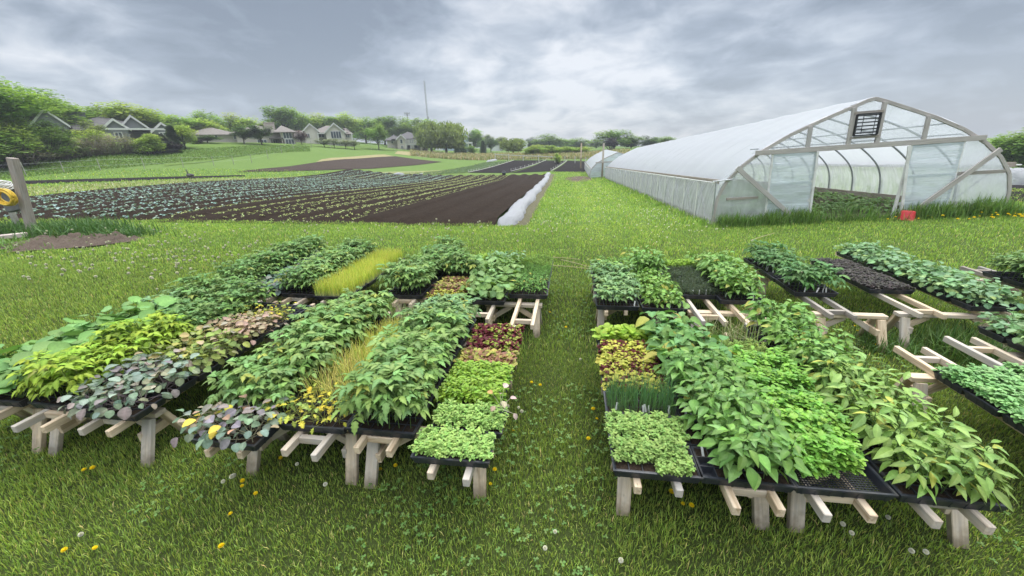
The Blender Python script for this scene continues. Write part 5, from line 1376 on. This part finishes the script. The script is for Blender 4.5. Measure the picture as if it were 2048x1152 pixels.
tree_var('willow', 'willow', TO, 6000, .05, 2)
tree_var('shrub', 'shrub', TG, 4200, .055, 3)
tree_var('yshrub', 'shrub', TY, 4200, .055, 3)
tree_var('wshrub', 'shrub', [(.42, .46, .32), (.14, .22, .07), (.5, .52, .4)], 2400, .06, 1)
tree_var('purple', 'round', [(.11, .07, .075), (.14, .09, .09)], 2400, .055, 1)
tree_var('dpurple', 'shrub', [(.045, .04, .055), (.06, .05, .065)], 2600, .075, 1)
tree_var('bare', 'bare', [(.24, .21, .19), (.28, .25, .22), (.18, .19, .11)], 1500, .04, 3, 'bark_pale')
tree_var('spruce', 'conifer', [(.13, .16, .15), (.15, .18, .17)], 2600, .07, 1)
tree_var('crab', 'spread', [(.20, .25, .13), (.26, .30, .19)], 1700, .055, 2)
TN = 0
def tree(px, r, ytop, key, label, wpx=None, name='tree', cat='tree', group=None, yb=None):
    """tree at distance r in the direction of px, as tall as reaches ytop"""
    global TN; TN += 1
    q = atr(px, 300, r); x, y = q[0], q[1]; z0 = terr(x, y)
    top = None
    for yy in (ytop,):
        d = ray(px, yy); t = r/math.hypot(d[0], d[1]); top = CAM_H+d[2]*t
    h = max(top-z0, .5)/.97
    tk, cr = TREES[key][TN % len(TREES[key])]
    w = 1.0
    if wpx:
        depth = float(pr(np.array((x, y, z0)))[2]); want = wpx/F_PX*depth
        v = np.array([c[:] for c in cr_bb(cr)]); have = (v[1][0]-v[0][0])*h; w = want/have
    t = thing(name, label, cat, (x, y, z0-.05), random.uniform(0, 6.28), group)
    t.scale = (h*w, h*w, h)
    if tk: inst('trunk', tk, t, (0, 0, 0))
    inst('crown', cr, t, (0, 0, 0))
    return t
_bb = {}
def cr_bb(me):
    if me.name not in _bb:
        v = np.empty(len(me.vertices)*3, np.float32); me.vertices.foreach_get('co', v); v = v.reshape(-1, 3)
        _bb[me.name] = (np.percentile(v, 2, axis=0), np.percentile(v, 98, axis=0))
    return _bb[me.name]
# left edge
tree(-10, 68, 122, 'broad', 'huge dark green tree cut off by the left edge', 175)
tree(62, 90, 196, 'near_tree', 'tall green tree between the left edge tree and gabled house', 110)
tree(18, 66, 205, 'near_shrub', 'light green bushy tree in front of the left edge tree', 110)
tree(-40, 64, 240, 'near_green', 'green shrub under the left edge tree', 130, 'shrub', 'shrub')
tree(78, 68, 248, 'near_green', 'green shrub right of the light green bushy tree', 90, 'shrub', 'shrub')
tree(108, 74, 236, 'dark', 'dark leaning tree just left of the gabled house', 52)
tree(40, 65, 288, 'bare', 'brownish low scrub behind the leaning post', 120, 'shrub', 'shrub')
tree(140, 69, 275, 'wshrub', 'white blossomed shrub left of the grey bare hedge', 46, 'shrub', 'shrub')
tree(108, 68, 290, 'bare', 'low brownish scrub left of the white blossomed shrub', 70, 'shrub', 'shrub')
tree(176, 74, 248, 'yshrub', 'yellow green shrub in front of the gabled house', 56, 'shrub', 'shrub')
tree(203, 78, 236, 'sparse', 'slender young tree in front of the gabled roof', 34)
for k, px in enumerate((176, 200, 222, 244, 264)):
    tree(px, 70+k*.5, (272, 266, 262, 264, 268)[k], 'bare', ('first', 'second', 'third', 'fourth', 'fifth')[k]+' grey leafless shrub from left in hedge before gabled house', 50, 'bare_shrub', 'shrub', 'grey bare shrubs in front of the gabled house')
tree(298, 71, 266, 'yshrub', 'bright green shrub at right end of the grey bare hedge', 46, 'shrub', 'shrub')
tree(322, 73, 268, 'spruce', 'grey blue spruce right of the bright green shrub', 46)
tree(352, 76, 252, 'conifer', 'dark narrow conifer left of the small lime tree', 26)
tree(372, 77, 250, 'yround', 'small rounded lime green tree on the mulch bed', 42)
tree(345, 73, 283, 'dpurple', 'low dark shrub on the mulch bed under the lime tree', 34, 'shrub', 'shrub')
# behind the gabled house
for k, (px, r, yt, key, w, lab) in enumerate([(120, 96, 194, 'tall', 110, 'tall green tree far behind left of the gabled house'), (178, 100, 205, 'round', 90, 'rounded tree behind the gabled house chimney side'), (232, 104, 206, 'sparse', 50, 'thin pale tree above the gabled house roof'), (268, 100, 205, 'yround', 100, 'light green tree above right end of gabled house'),
    (318, 104, 218, 'tall', 80, 'green tree right of the gabled house roofs'), (358, 110, 228, 'round', 80, 'green tree between gabled house and long low house'), (400, 112, 236, 'yround', 70, 'low green tree behind left end of long low house'),
    (434, 118, 218, 'round', 46, 'round tree standing tall behind the long low house'), (488, 122, 227, 'yround', 58, 'broad light tree behind middle of long low house'), (522, 126, 236, 'sparse', 44, 'thin light tree behind right half of long low house'),
    (551, 118, 245, 'conifer', 16, 'narrow dark conifer beside the long low house chimney'), (566, 120, 252, 'conifer', 16, 'second narrow conifer right of the long low house chimney'),
    (575, 132, 208, 'tall', 56, 'tallest leaning tree between the two middle houses'), (600, 136, 222, 'round', 50, 'rounded tree right of the tallest tree'), (640, 142, 226, 'yround', 60, 'light green tree behind twin gabled cream house'), (672, 146, 230, 'tall', 50, 'upright tree behind right gable of cream house'),
    (705, 146, 228, 'yround', 54, 'light green tree right of the twin gabled cream house'), (735, 150, 232, 'round', 50, 'green tree behind the single round lawn tree'), (772, 152, 228, 'tall', 52, 'tall tree left of the floodlight mast'), (803, 154, 232, 'round', 46, 'green tree below the floodlight mast'),
    (836, 150, 236, 'tall', 48, 'green tree just right of the floodlight mast'), (862, 150, 234, 'round', 44, 'green tree at the foot of the tall radio mast'),
    (948, 150, 253, 'tall', 32, 'slim green tree right of the willow'), (972, 160, 265, 'sparse', 30, 'thin light tree right of the slim green tree'), (1002, 170, 268, 'sparse', 30, 'sparse pale tree behind the brown green bush'), (1060, 172, 274, 'dark', 26, 'small dark tree right of the white cottage'),
    (1098, 165, 268, 'tall', 50, 'broad green tree in the distant middle'), (1132, 180, 276, 'round', 40, 'pale green tree right of the broad middle tree'), (1160, 176, 275, 'tall', 36, 'green tree left of the distant high clump'), (1192, 170, 279, 'round', 40, 'low green tree left of the purple shrub'),
    (1228, 130, 257, 'round', 62, 'high green clump above the smaller hoop house'), (1262, 134, 268, 'tall', 40, 'green tree right of the high clump'), (1298, 140, 271, 'dark', 40, 'dark tree showing above the hoop house roof line'), (1325, 150, 271, 'round', 40, 'last green tree visible above the hoop house roof')]):
    tree(px, r, yt, LOWK.get(key, key) if px > 1040 else key, lab, w)
# lawn trees and shrubs by the houses
tree(492, 86, 250, 'dark', 'dark dense lawn tree, left one of a pair before long low house', 34)
tree(527, 85, 247, 'dark', 'dark dense lawn tree, right one of a pair before long low house', 36)
tree(420, 86, 270, 'darkspread', 'low spreading dark juniper at left end of long low house', 40, 'shrub', 'shrub')
tree(400, 84, 275, 'dpurple', 'dark purple shrub at left corner of long low house', 22, 'shrub', 'shrub')
tree(606, 100, 259, 'purple', 'small purple leaved tree before the garage wing', 22)
for k, (px, w) in enumerate(((650, 30), (670, 22), (692, 24), (709, 22))):
    tree(px, 94+k, 275+k, 'crab', ('leftmost', 'second', 'third', 'rightmost')[k]+' pale flowering small tree in the row before the cream house', w, 'small_tree', 'tree', 'pale flowering trees before the cream house')
tree(758, 106, 244, 'round', 'single round lawn tree left of the balcony house', 40)
tree(892, 112, 238, 'willow', 'big spreading willow with bare forked trunk in front of blue house', 80, 'willow_tree')
tree(863, 116, 240, 'willow', 'narrower willow beside the balcony house, left of the big one', 50, 'willow_tree')
tree(850, 118, 262, 'dpurple', 'dark shrub at the right wall of the balcony house', 22, 'shrub', 'shrub')
tree(924, 128, 270, 'conifer', 'dark conifer right of the willow trunk', 16); tree(915, 124, 278, 'conifer', 'small dark conifer in front of the blue house porch', 12)
tree(966, 122, 281, 'conifer', 'small conifer alone on the grass right of blue house', 12); tree(982, 135, 275, 'dark', 'dark shrub left of the brown green bush', 24, 'shrub', 'shrub')
tree(945, 126, 290, 'shrub', 'low hedge shrub beside the blue house porch', 22, 'shrub', 'shrub')
tree(1026, 110, 273, 'willow', 'brownish green rounded bush in front of the white cottage', 46, 'shrub', 'shrub')
for k, (px, yt, w) in enumerate(((1062, 291, 30), (1082, 284, 36), (1108, 290, 34), (1134, 291, 34), (1158, 290, 32))):
    tree(px, 96+k, yt, 'yshrub', ('leftmost', 'second and tallest', 'middle', 'fourth', 'rightmost')[k]+' light green bush in the row behind the rail fence', w, 'shrub', 'shrub', 'light green bushes behind the rail fence')
tree(1116, 76, 305, 'yshrub', 'small lone green shrub in front of the rail fence', 14, 'shrub', 'shrub')
tree(1222, 118, 275, 'dpurple', 'dark purple shrub above the smaller hoop house', 26, 'shrub', 'shrub')
for k, (px, yt, w) in enumerate(((1985, 262, 60), (2025, 254, 70), (2075, 250, 90))):
    tree(px, 62, yt, 'round', ('leftmost', 'middle', 'rightmost')[k]+' green tree behind the right side of the hoop house', w, group='trees beyond the hoop house on the right')
# a wood that reads as one mass behind the houses
mb = MB()
src = []
tree_var('wood', 'wood', TG, 1500, .075, 2); tree_var('wood_light', 'wood', TY, 1500, .075, 2)
for key in ('wood', 'wood_light'):
    for tk, cr in TREES[key][:2]:
        for me in (cr,):
            v = np.empty(len(me.vertices)*3, np.float32); me.vertices.foreach_get('co', v)
            c = np.empty(len(me.vertices)*4, np.float32); me.attributes['tint'].data.foreach_get('color', c)
            f = np.array([tuple(p.vertices) for p in me.polygons]); src.append((v.reshape(-1, 3), c.reshape(-1, 4)[:, :3], f))
for k in range(120):
    px = random.uniform(-60, 1340); r = random.uniform(165, 215)
    if px > 890: r += 25
    yt = np.interp(px, [-60, 120, 200, 300, 420, 560, 640, 860, 920, 1000, 1100, 1230, 1340], [190, 205, 214, 218, 242, 240, 234, 246, 268, 279, 282, 276, 282])+random.uniform(0, 9)
    q = atr(px, 300, r); z0 = terr(q[0], q[1]); d = ray(px, yt); h = CAM_H+d[2]*r/math.hypot(d[0], d[1])-z0
    if h < 2: continue
    if px > 1000: h = max(h, 5)
    v, c, f = random.choice(src); w = random.uniform(.9, 1.4)
    mb.add((v*np.array((h*w, h*w, h)))@rotz(random.uniform(0, 6.28)).T+np.array((q[0], q[1], z0-.3)), f, c)
tag(mb.build('woodland', 'tree_leaf'), 'far woodland massed along the skyline behind the houses', None, kind='stuff')

# ------------------------------------------------------------------ houses
simple('siding_cream', (.56, .53, .48), .8, .2, .05, 3); simple('siding_tan', (.50, .46, .40), .8, .2, .06, 3)
simple('siding_grey', (.24, .25, .26), .8, .2, .08, 3); simple('siding_blue', (.50, .60, .70), .8, .2, .05, 3); simple('siding_white', (.70, .71, .72), .8, .2, .05, 3)
simple('shingles', (.155, .145, .14), .9, .1, .25, 2.5, bumps=.3); simple('shingles_warm', (.20, .18, .165), .9, .1, .22, 2.5, bumps=.3); simple('shingles_dark', (.115, .11, .112), .9, .1, .22, 2.5, bumps=.3)
simple('trim_white', (.60, .60, .58), .6, .3, .04, 5); simple('glass_dark', (.06, .075, .095), .3, .35, .3, 1); simple('brick_chimney', (.42, .36, .32), .9, .1, .2, 6)
simple('deck_dark', (.10, .09, .08), .8, .1, .2, 3)  # one even dark brown for the deck
class House:
    def __init__(s, label, pxc, r, ybase, name='house', rz=0.0, wall='siding_cream', roof='shingles', sink=0.0):
        d = ray(pxc, ybase); t = r/math.hypot(d[0], d[1])
        x, y = d[0]*t, d[1]*t; z = terr(x, y)-sink
        s.t = thing(name, label, 'house', (x, y, z), math.atan2(y, x)-math.pi/2+rz)
        dep = float(pr(np.array((x, y, z)))[2]); s.m = dep/F_PX        # metres per pixel there
        s.wall, s.roof = wall, roof; s.pxc = pxc
        s.zpx = float(pr(np.array((x, y, z)))[1])
    def X(s, px): return (px-s.pxc)*s.m
    def Z(s, py): return (s.zpx-py)*s.m
    def body(s, x0, x1, y0, y1, z1, mat=None, z0=-1.0):
        m = MB(); m.box(((x0+x1)/2, (y0+y1)/2, (z0+z1)/2), (x1-x0, y1-y0, z1-z0)); return m.build('wall', mat or s.wall, s.t)
    def hip(s, x0, x1, y0, y1, ze, zr, ov=.4, inset=None):
        x0 -= ov; x1 += ov; y0 -= ov; y1 += ov
        ins = min((y1-y0)/2, (x1-x0)/2*.98) if inset is None else inset; yc = (y0+y1)/2
        V = [(x0, y0, ze), (x1, y0, ze), (x1, y1, ze), (x0, y1, ze), (x0+ins, yc, zr), (x1-ins, yc, zr),
             (x0, y0, ze-.18), (x1, y0, ze-.18), (x1, y1, ze-.18), (x0, y1, ze-.18)]
        F = [(0, 1, 5, 4), (1, 2, 5), (2, 3, 4, 5), (3, 0, 4), (6, 7, 1, 0), (7, 8, 2, 1), (8, 9, 3, 2), (9, 6, 0, 3), (9, 8, 7, 6)]
        m = MB(); m.add(V, F); return m.build('roof', s.roof, s.t)
    def gable(s, x0, x1, y0, y1, ze, zr, mat=None, ov=.35, trim='trim_white', z0=None):
        """gable whose triangle faces the viewer (-y)"""
        xc = (x0+x1)/2
        m = MB(); 
        if z0 is not None: m.prism([(x0, z0), (x1, z0), (x1, ze), (xc, zr-.05), (x0, ze)], y0, y1)
        else: m.prism([(x0, ze-.05), (x1, ze-.05), (xc, zr-.05)], y0, y1)
        w = m.build('gable_wall', mat or s.wall, s.t)
        k = (zr-ze)/((x1-x0)/2); a, b = x0-ov, x1+ov; zl = ze-ov*k
        m = MB()
        for (p, q) in (((a, zl), (xc, zr)), ((xc, zr), (b, zl))):
            m.prism([(p[0], p[1]+.02), (q[0], q[1]+.02), (q[0], q[1]+.2), (p[0], p[1]+.2)], y0-ov, y1)
        rf = m.build('roof', s.roof, s.t)
        m = MB()
        for (p, q) in (((a, zl), (xc, zr)), ((xc, zr), (b, zl))):
            m.prism([(p[0], p[1]-.12), (q[0], q[1]-.12), (q[0], q[1]+.24), (p[0], p[1]+.24)], y0-ov-.08, y0-ov-.01)
        m.build('trim', trim, rf)
        return w
    def window(s, xc, zc, w, h, y, mull=0):
        w *= .5; h *= .55
        f = MB(); f.box((xc, y-.04, zc), (w+.16, .1, h+.16)); fo = f.build('window', 'trim_white', s.t)
        g = MB(); n = mull+1
        for i in range(n): g.box((xc-w/2+w*(i+.5)/n, y-.10, zc), (w/n-.10, .04, h-.05))
        g.build('pane', 'glass_dark', fo)
    def chimney(s, xc, yc, w, z0, z1, mat='brick_chimney'):
        m = MB(); m.box((xc, yc, (z0+z1)/2), (w, w, z1-z0)); m.box((xc, yc, z1+.06), (w+.2, w+.2, .12)); m.build('chimney', mat, s.t)
    def fascia(s, x0, x1, y, z):
        m = MB(); m.box(((x0+x1)/2, y, z), (x1-x0, .1, .25)); m.build('trim', 'trim_white', s.t)
# gabled house on the left, mostly hidden by shrubs
h = House('dark roofed house with four white trimmed gables behind grey shrubs', 230, 90, 290, wall='siding_grey', roof='shingles_dark')
X, Z = h.X, h.Z
h.body(X(140), X(318), 0, 11, Z(262)); h.hip(X(150), X(300), -.2, 13, Z(262), Z(232))
h.gable(X(136), X(176), -3, 8, Z(254), Z(231), z0=-1)
h.gable(X(244), X(288), -2.5, 7, Z(261), Z(238)); h.gable(X(222), X(256), -4, 5, Z(261), Z(246), z0=-1); h.gable(X(292), X(323), -3.5, 5, Z(265), Z(251), z0=-1)
h.fascia(X(214), X(322), -4.5, Z(262)); h.fascia(X(142), X(160), -3.5, Z(263)); h.chimney(X(188), 6, 2.2, Z(255), Z(228), 'siding_grey')
h.window(X(306), Z(273), 1.6, 1.4, -3.55, 1); h.window(X(240), Z(273), 1.6, 1.4, -4.05, 1)
# long low house
h = House('long low tan house with hipped roof and two storey right end', 486, 104, 290.5, wall='siding_tan', roof='shingles_warm')
X, Z = h.X, h.Z
h.body(X(398), X(480), 0, 10, Z(270)); h.hip(X(398), X(480), 0, 10, Z(270), Z(255), .6)
h.body(X(478), X(556), -1, 10, Z(268)); h.hip(X(474), X(560), -1, 11, Z(268), Z(250), .6)
h.body(X(553), X(577), -4, 7, Z(267)); h.hip(X(548), X(577), -4, 9, Z(267), Z(252), .6)
h.chimney(X(541), 4, 2.0, Z(262), Z(247))
for k in (446, 476): h.window(X(k), Z(275), 1.0, 1.4, -.05)
h.window(X(565), Z(273.5), 3.2, 2.2, -4.05, 2); h.window(X(567), Z(285.5), 3.2, 1.8, -4.05, 2); h.window(X(520), Z(285.5), 3.4, 1.8, -1.05, 2); h.window(X(541), Z(285.5), 2.6, 1.8, -1.05, 2); h.window(X(505), Z(273), 2.2, 1.4, -1.05, 1)
m = MB(); m.box((X(545), -2.6, Z(279)), (X(556)-X(533), 3.2, .25)); m.box((X(556), -4.0, Z(286)), (.25, .25, Z(279)+1)); m.box((X(535), -4.0, Z(286)), (.25, .25, Z(279)+1)); m.build('deck', 'deck_dark', h.t)
# twin gabled cream house
h = House('cream house with two tall front gables and low garage wing', 640, 112, 291, wall='siding_cream', roof='shingles_warm')
X, Z = h.X, h.Z
h.body(X(577), X(620), 2, 10, Z(274)); h.hip(X(575), X(624), 2, 11, Z(274), Z(261), .5, 2)
h.gable(X(616), X(641), -2, 10, Z(264), Z(252.5), z0=-1)
h.body(X(640), X(690), 0, 10, Z(265)); h.hip(X(628), X(694), -.5, 12, Z(267), Z(252), .3, 4)
h.gable(X(654), X(688), -3, 8, Z(267), Z(252), z0=-1)
h.body(X(686), X(702), -1, 8, Z(270)); h.hip(X(684), X(702), -1, 9, Z(270), Z(258), .4, 2)
h.window(X(672), Z(272), 4.6, 2.8, -3.05, 3); h.window(X(622), Z(273), 1.6, 1.6, -2.05, 1); h.window(X(646), Z(272), 2.4, 1.6, -.05, 1); h.window(X(675), Z(288), 3.2, 1.2, -3.05, 2); h.window(X(594), Z(283), .9, 1.8, 1.95); h.window(X(694), Z(274), 1.8, 1.4, -1.05, 1)
m = MB(); m.box((X(647), -1.4, Z(269)), (X(655)-X(639), 2.6, .2))
for k in (639.5, 701): m.box((X(k), -2.4, Z(279)), (.25, .25, Z(268)-Z(290)))
m.build('porch', 'trim_white', h.t)
# balcony house
h = House('cream house with white balcony railing and small turret gable', 815, 126, 297.5, wall='siding_tan', roof='shingles_dark')
X, Z = h.X, h.Z
h.body(X(777), X(800), 1, 10, Z(281)); h.hip(X(775), X(805), 1, 11, Z(281), Z(270), .5, 3)
h.body(X(796), X(848), 0, 11, Z(279)); h.hip(X(790), X(850), -1, 12, Z(279), Z(265), .5)
h.gable(X(797), X(813), -3, 6, Z(280), Z(272.5), z0=-1); h.gable(X(840), X(854), -3.5, 6, Z(279), Z(271), z0=-1)
h.window(X(805), Z(284), 1.3, 1.9, -3.05); h.window(X(805.5), Z(294), 1.3, 1.2, -3.05, 1); h.window(X(847), Z(285), 1.4, 2.2, -3.55, 1); h.window(X(847), Z(294), 1.4, 1.2, -3.55, 1); h.window(X(826), Z(283.5), 3.6, 1.6, -.05, 2); h.window(X(819), Z(294), 2.0, 1.4, -.05); h.window(X(832), Z(294), 2.0, 1.4, -.05); h.window(X(787), Z(284.5), 1.1, 1.1, .95)
m = MB(); m.box((X(826.5), -1.6, Z(289.5)), (X(841)-X(812), 3.0, .3)); m.build('balcony', 'trim_white', h.t)
m = MB()
for zz in (.35, .75, 1.15): m.box((X(826.5), -3.1, Z(289.5)+zz), (X(841)-X(812), .08, .12))
for k in np.linspace(812.5, 840.5, 15): m.box((X(k), -3.1, Z(289.5)+.6), (.09, .1, 1.1))
for k in (813, 822, 826, 840): m.box((X(k), -2.9, Z(293.5)), (.3, .3, Z(289.5)-Z(297.5)))
m.build('railing', 'trim_white', h.t)
# blue house behind the willow
h = House('pale blue house with white porch behind the willow', 908, 150, 297, wall='siding_blue', roof='shingles_dark')
X, Z = h.X, h.Z
h.body(X(880), X(936), 0, 10, Z(276)); h.gable(X(922), X(938), -2, 9, Z(276), Z(268), z0=-1); h.hip(X(878), X(926), 0, 11, Z(276), Z(267), .4)
h.body(X(873), X(884), 1, 8, Z(283)); h.window(X(914), Z(281), 1.5, 1.6, -.05, 1); h.window(X(930), Z(279), 1.3, 1.6, -2.05, 1); h.window(X(900), Z(281), 1.5, 1.6, -.05, 1); h.window(X(900), Z(291), 1.5, 1.6, -.05, 1)
m = MB(); m.box((X(932), -3.8, Z(287.5)), (X(944)-X(920), 3.6, .5))
for k in (921, 927, 936, 943): m.box((X(k), -5.3, Z(292)), (.35, .35, Z(287.5)-Z(297)))
m.build('porch', 'trim_white', h.t)
h = House('grey white house half hidden left of the willow trunk', 878, 146, 296, wall='siding_white', roof='shingles_dark', name='house')
X, Z = h.X, h.Z
h.body(X(870), X(884), 0, 9, Z(280)); h.gable(X(870), X(885), -1, 9, Z(280), Z(271), z0=-1); h.window(X(877), Z(287), 1.5, 1.6, -1.05, 1)
# white cottages
h = House('small white cottage right of the brownish bush', 1048, 165, 296, wall='siding_white', roof='shingles')
X, Z = h.X, h.Z
h.body(X(1036), X(1054), 0, 9, Z(288)); h.gable(X(1041), X(1055), -2, 9, Z(288), Z(283), z0=-1); h.hip(X(1030), X(1050), 0, 10, Z(288), Z(283), .3); h.window(X(1049), Z(291.5), 1.4, 1.2, -2.05, 1); h.window(X(1039), Z(292), 1.4, 1.0, -.05)
h = House('small grey roofed cottage left of the brownish bush', 990, 168, 296, wall='siding_white', roof='shingles')
X, Z = h.X, h.Z
h.body(X(982), X(1004), 0, 9, Z(289)); h.hip(X(980), X(1006), 0, 10, Z(289), Z(283), .3); h.gable(X(983), X(995), -2, 8, Z(289), Z(284), z0=-1); h.window(X(989), Z(292), 1.4, 1.2, -2.05, 1)
# masts
simple('mast_steel', (.33, .33, .35), .6, .3, .1, .2)
def mast(px, r, ybase_top, ytop, label, lattice):
    q = atr(px, 300, r); z0 = terr(q[0], q[1]); d = ray(px, ytop)
    # the column is vertical: solve its height from the direction of its top
    t = (d[0]*q[0]+d[1]*q[1])/(d[0]**2+d[1]**2); H = CAM_H+d[2]*t-z0
    return q, z0, H
q, z0, H = mast(861, 260, 0, 158, '', True)
t = thing('radio_mast', 'very tall thin grey radio mast rising behind the trees', 'mast', (q[0], q[1], z0))
m = MB(); w = .42
for k in range(3):
    a = k*2.094; m.tube([(w*math.cos(a), w*math.sin(a), 0), (w*math.cos(a), w*math.sin(a), H*.97)], .10, 5)
m.build('mast_leg', 'mast_steel', t); m = MB()
for i in range(int(H/1.2)-1):
    z = i*1.2
    for k in range(3):
        a, b = k*2.094, (k+1)*2.094
        m.tube([(w*math.cos(a), w*math.sin(a), z), (w*math.cos(b), w*math.sin(b), z+1.2)], .05, 4)
m.build('lattice', 'mast_steel', t); m = MB(); m.tube([(0, 0, H*.96), (0, 0, H)], .08, 5); m.box((.5, 0, H*.45), (.8, .5, 1.4)); m.build('antenna', 'mast_steel', t)
q, z0, H = mast(822, 190, 0, 225, '', False)
t = thing('floodlight_mast', 'floodlight pole with wide lamp bar above the trees', 'floodlight', (q[0], q[1], z0), math.atan2(q[1], q[0])-math.pi/2)
m = MB(); m.tube([(0, 0, 0), (0, 0, H)], .22, 8); m.build('pole', 'mast_steel', t)
m = MB(); m.box((0, 0, H-.3), (2.6, .25, .3)); m.box((0, 0, H-1.0), (2.6, .25, .2)); m.build('lamp_bar', 'mast_steel', t)
for k in range(4):
    m = MB(); m.lathe([(.0, 0), (.26, .05), (.3, .35), (.0, .36)], 10); m.V[-1] = m.V[-1]@rotx(R_(75)).T+np.array((-.95+k*.63, -.2, H-.35)); m.build('lamp', 'mast_steel', t)
# right edge: distant low tunnel and rows
fabric_tunnel('low_tunnel', 'long white low tunnel far off at the right edge', AR(1985, 56), AR(2200, 50), 1.3, 1.5, 2.0, 60, 'row_fabric', 'low tunnel')
tuft_band('crop_rows', 'dark leafy crop rows at the right edge beside the hoop house', [P2(2005, 370), P2(2090, 366), P2(2090, 340), P2(2005, 342)], 2500, .35, .06, [(.06, .09, .04), (.09, .12, .06), (.05, .06, .04)])

# ------------------------------------------------------------------ damp air
m, nt = newmat('haze'); pv = N(nt, 'ShaderNodeVolumePrincipled'); pv.inputs['Color'].default_value = (.86, .92, 1, 1); pv.inputs['Density'].default_value = HAZE; pv.inputs['Anisotropy'].default_value = .2
o = N(nt, 'ShaderNodeOutputMaterial'); L(nt, pv.outputs[0], o.inputs['Volume']); MAT['haze'] = m
if HAZE > 0:
    mb = MB(); mb.box((0, 180, 29.5), (664, 404, 64)); tag(mb.build('haze', 'haze'), 'thin damp air over the fields', None, kind='stuff')
# ------------------------------------------------------------------ sky and light
world = bpy.data.worlds.new('World'); scene.world = world; world.use_nodes = True
nt = world.node_tree; nt.nodes.clear()
SUN_EL, SUN_AZ = R_(58), R_(20)
sky = N(nt, 'ShaderNodeTexSky'); sky.sky_type = 'NISHITA'; sky.sun_disc = False; sky.sun_elevation = SUN_EL; sky.sun_rotation = SUN_AZ
gen = N(nt, 'ShaderNodeTexCoord').outputs['Generated']
nrm = N(nt, 'ShaderNodeVectorMath', operation='NORMALIZE'); L(nt, gen, nrm.inputs[0])
sep = N(nt, 'ShaderNodeSeparateXYZ'); L(nt, nrm.outputs[0], sep.inputs[0])
z = math_(nt, 'MAXIMUM', sep.outputs[2], 0.0)
den = math_(nt, 'ADD', z, .26)
cmb = N(nt, 'ShaderNodeCombineXYZ'); L(nt, math_(nt, 'DIVIDE', sep.outputs[0], den), cmb.inputs[0]); L(nt, math_(nt, 'DIVIDE', sep.outputs[1], den), cmb.inputs[1])
n1 = noise(nt, mapping(nt, cmb.outputs[0], (1.15, 1.15, 1)), 1.0, 5, .5, .25)
n2 = noise(nt, mapping(nt, cmb.outputs[0], (1.9, 1.9, 1), (0, 0, .7)), 1.9, 6, .55, .35)
n3 = noise(nt, mapping(nt, cmb.outputs[0], (.25, .25, 1)), 1.0, 3, .5)
def lobe(px, py, width):
    """softer, brighter or darker cloud bank in one part of the sky"""
    d = ray(px, py); d = d/np.linalg.norm(d)
    v = N(nt, 'ShaderNodeVectorMath', operation='DOT_PRODUCT'); L(nt, nrm.outputs[0], v.inputs[0]); v.inputs[1].default_value = d
    return math_(nt, 'POWER', math_(nt, 'MAXIMUM', v.outputs['Value'], 0.0), width)
f = math_(nt, 'ADD', math_(nt, 'MULTIPLY', n1, .66), math_(nt, 'MULTIPLY', n2, .46))
for px, py, wd, amp in SKY_LOBES:
    f = math_(nt, 'ADD', f, math_(nt, 'MULTIPLY', lobe(px, py, wd), amp))
cl = ramp(nt, f, [(.41, (.175, .215, .275)), (.50, (.285, .335, .41)), (.58, (.46, .51, .58)), (.69, (.78, .795, .83))])
hz = math_(nt, 'SUBTRACT', 1.0, math_(nt, 'MULTIPLY', z, 7.0), clamp=True)
cl = mixc(nt, math_(nt, 'MULTIPLY', hz, .45), cl, (.56, .61, .67))
# an overcast sky is several times brighter overhead than near the horizon
zb = N(nt, 'ShaderNodeMapRange'); zb.interpolation_type = 'SMOOTHSTEP'; zb.inputs[1].default_value = .40; zb.inputs[2].default_value = .92; zb.inputs[3].default_value = 1.0; zb.inputs[4].default_value = ZEN
L(nt, z, zb.inputs[0])
zt = math_(nt, 'MULTIPLY', math_(nt, 'SUBTRACT', zb.outputs[0], 1.0), 1/(ZEN-1), clamp=True)
cl = mixc(nt, zt, cl, (.44, .45, .46))
cl = mixc(nt, 1.0, cl, zb.outputs[0], 'MULTIPLY')
b1 = N(nt, 'ShaderNodeBackground'); L(nt, sky.outputs[0], b1.inputs[0]); b1.inputs[1].default_value = .012
b2 = N(nt, 'ShaderNodeBackground'); L(nt, cl, b2.inputs[0]); b2.inputs[1].default_value = SKY_S
ad = N(nt, 'ShaderNodeAddShader'); L(nt, b1.outputs[0], ad.inputs[0]); L(nt, b2.outputs[0], ad.inputs[1])
wo = N(nt, 'ShaderNodeOutputWorld'); L(nt, ad.outputs[0], wo.inputs[0])
sd = bpy.data.lights.new('sun', 'SUN'); sd.energy = SUN_E; sd.angle = R_(24); sd.color = (1, .96, .9)
so = bpy.data.objects.new('sun', sd); COL.objects.link(so)
so.rotation_euler = Vector((-math.sin(SUN_AZ)*math.cos(SUN_EL), -math.cos(SUN_AZ)*math.cos(SUN_EL), -math.sin(SUN_EL))).to_track_quat('-Z', 'Y').to_euler()
so.location = (0, 0, 60)
vs = scene.view_settings; scene.display_settings.display_device = 'sRGB'
vs.view_transform = 'Standard'; vs.look = 'None'; vs.gamma = 1; vs.use_curve_mapping = False; vs.exposure = EXPO
scene.cycles.max_bounces = 8; scene.cycles.transparent_max_bounces = 16; scene.cycles.diffuse_bounces = 3; scene.cycles.glossy_bounces = 2; scene.cycles.transmission_bounces = 6
scene.cycles.use_denoising = True
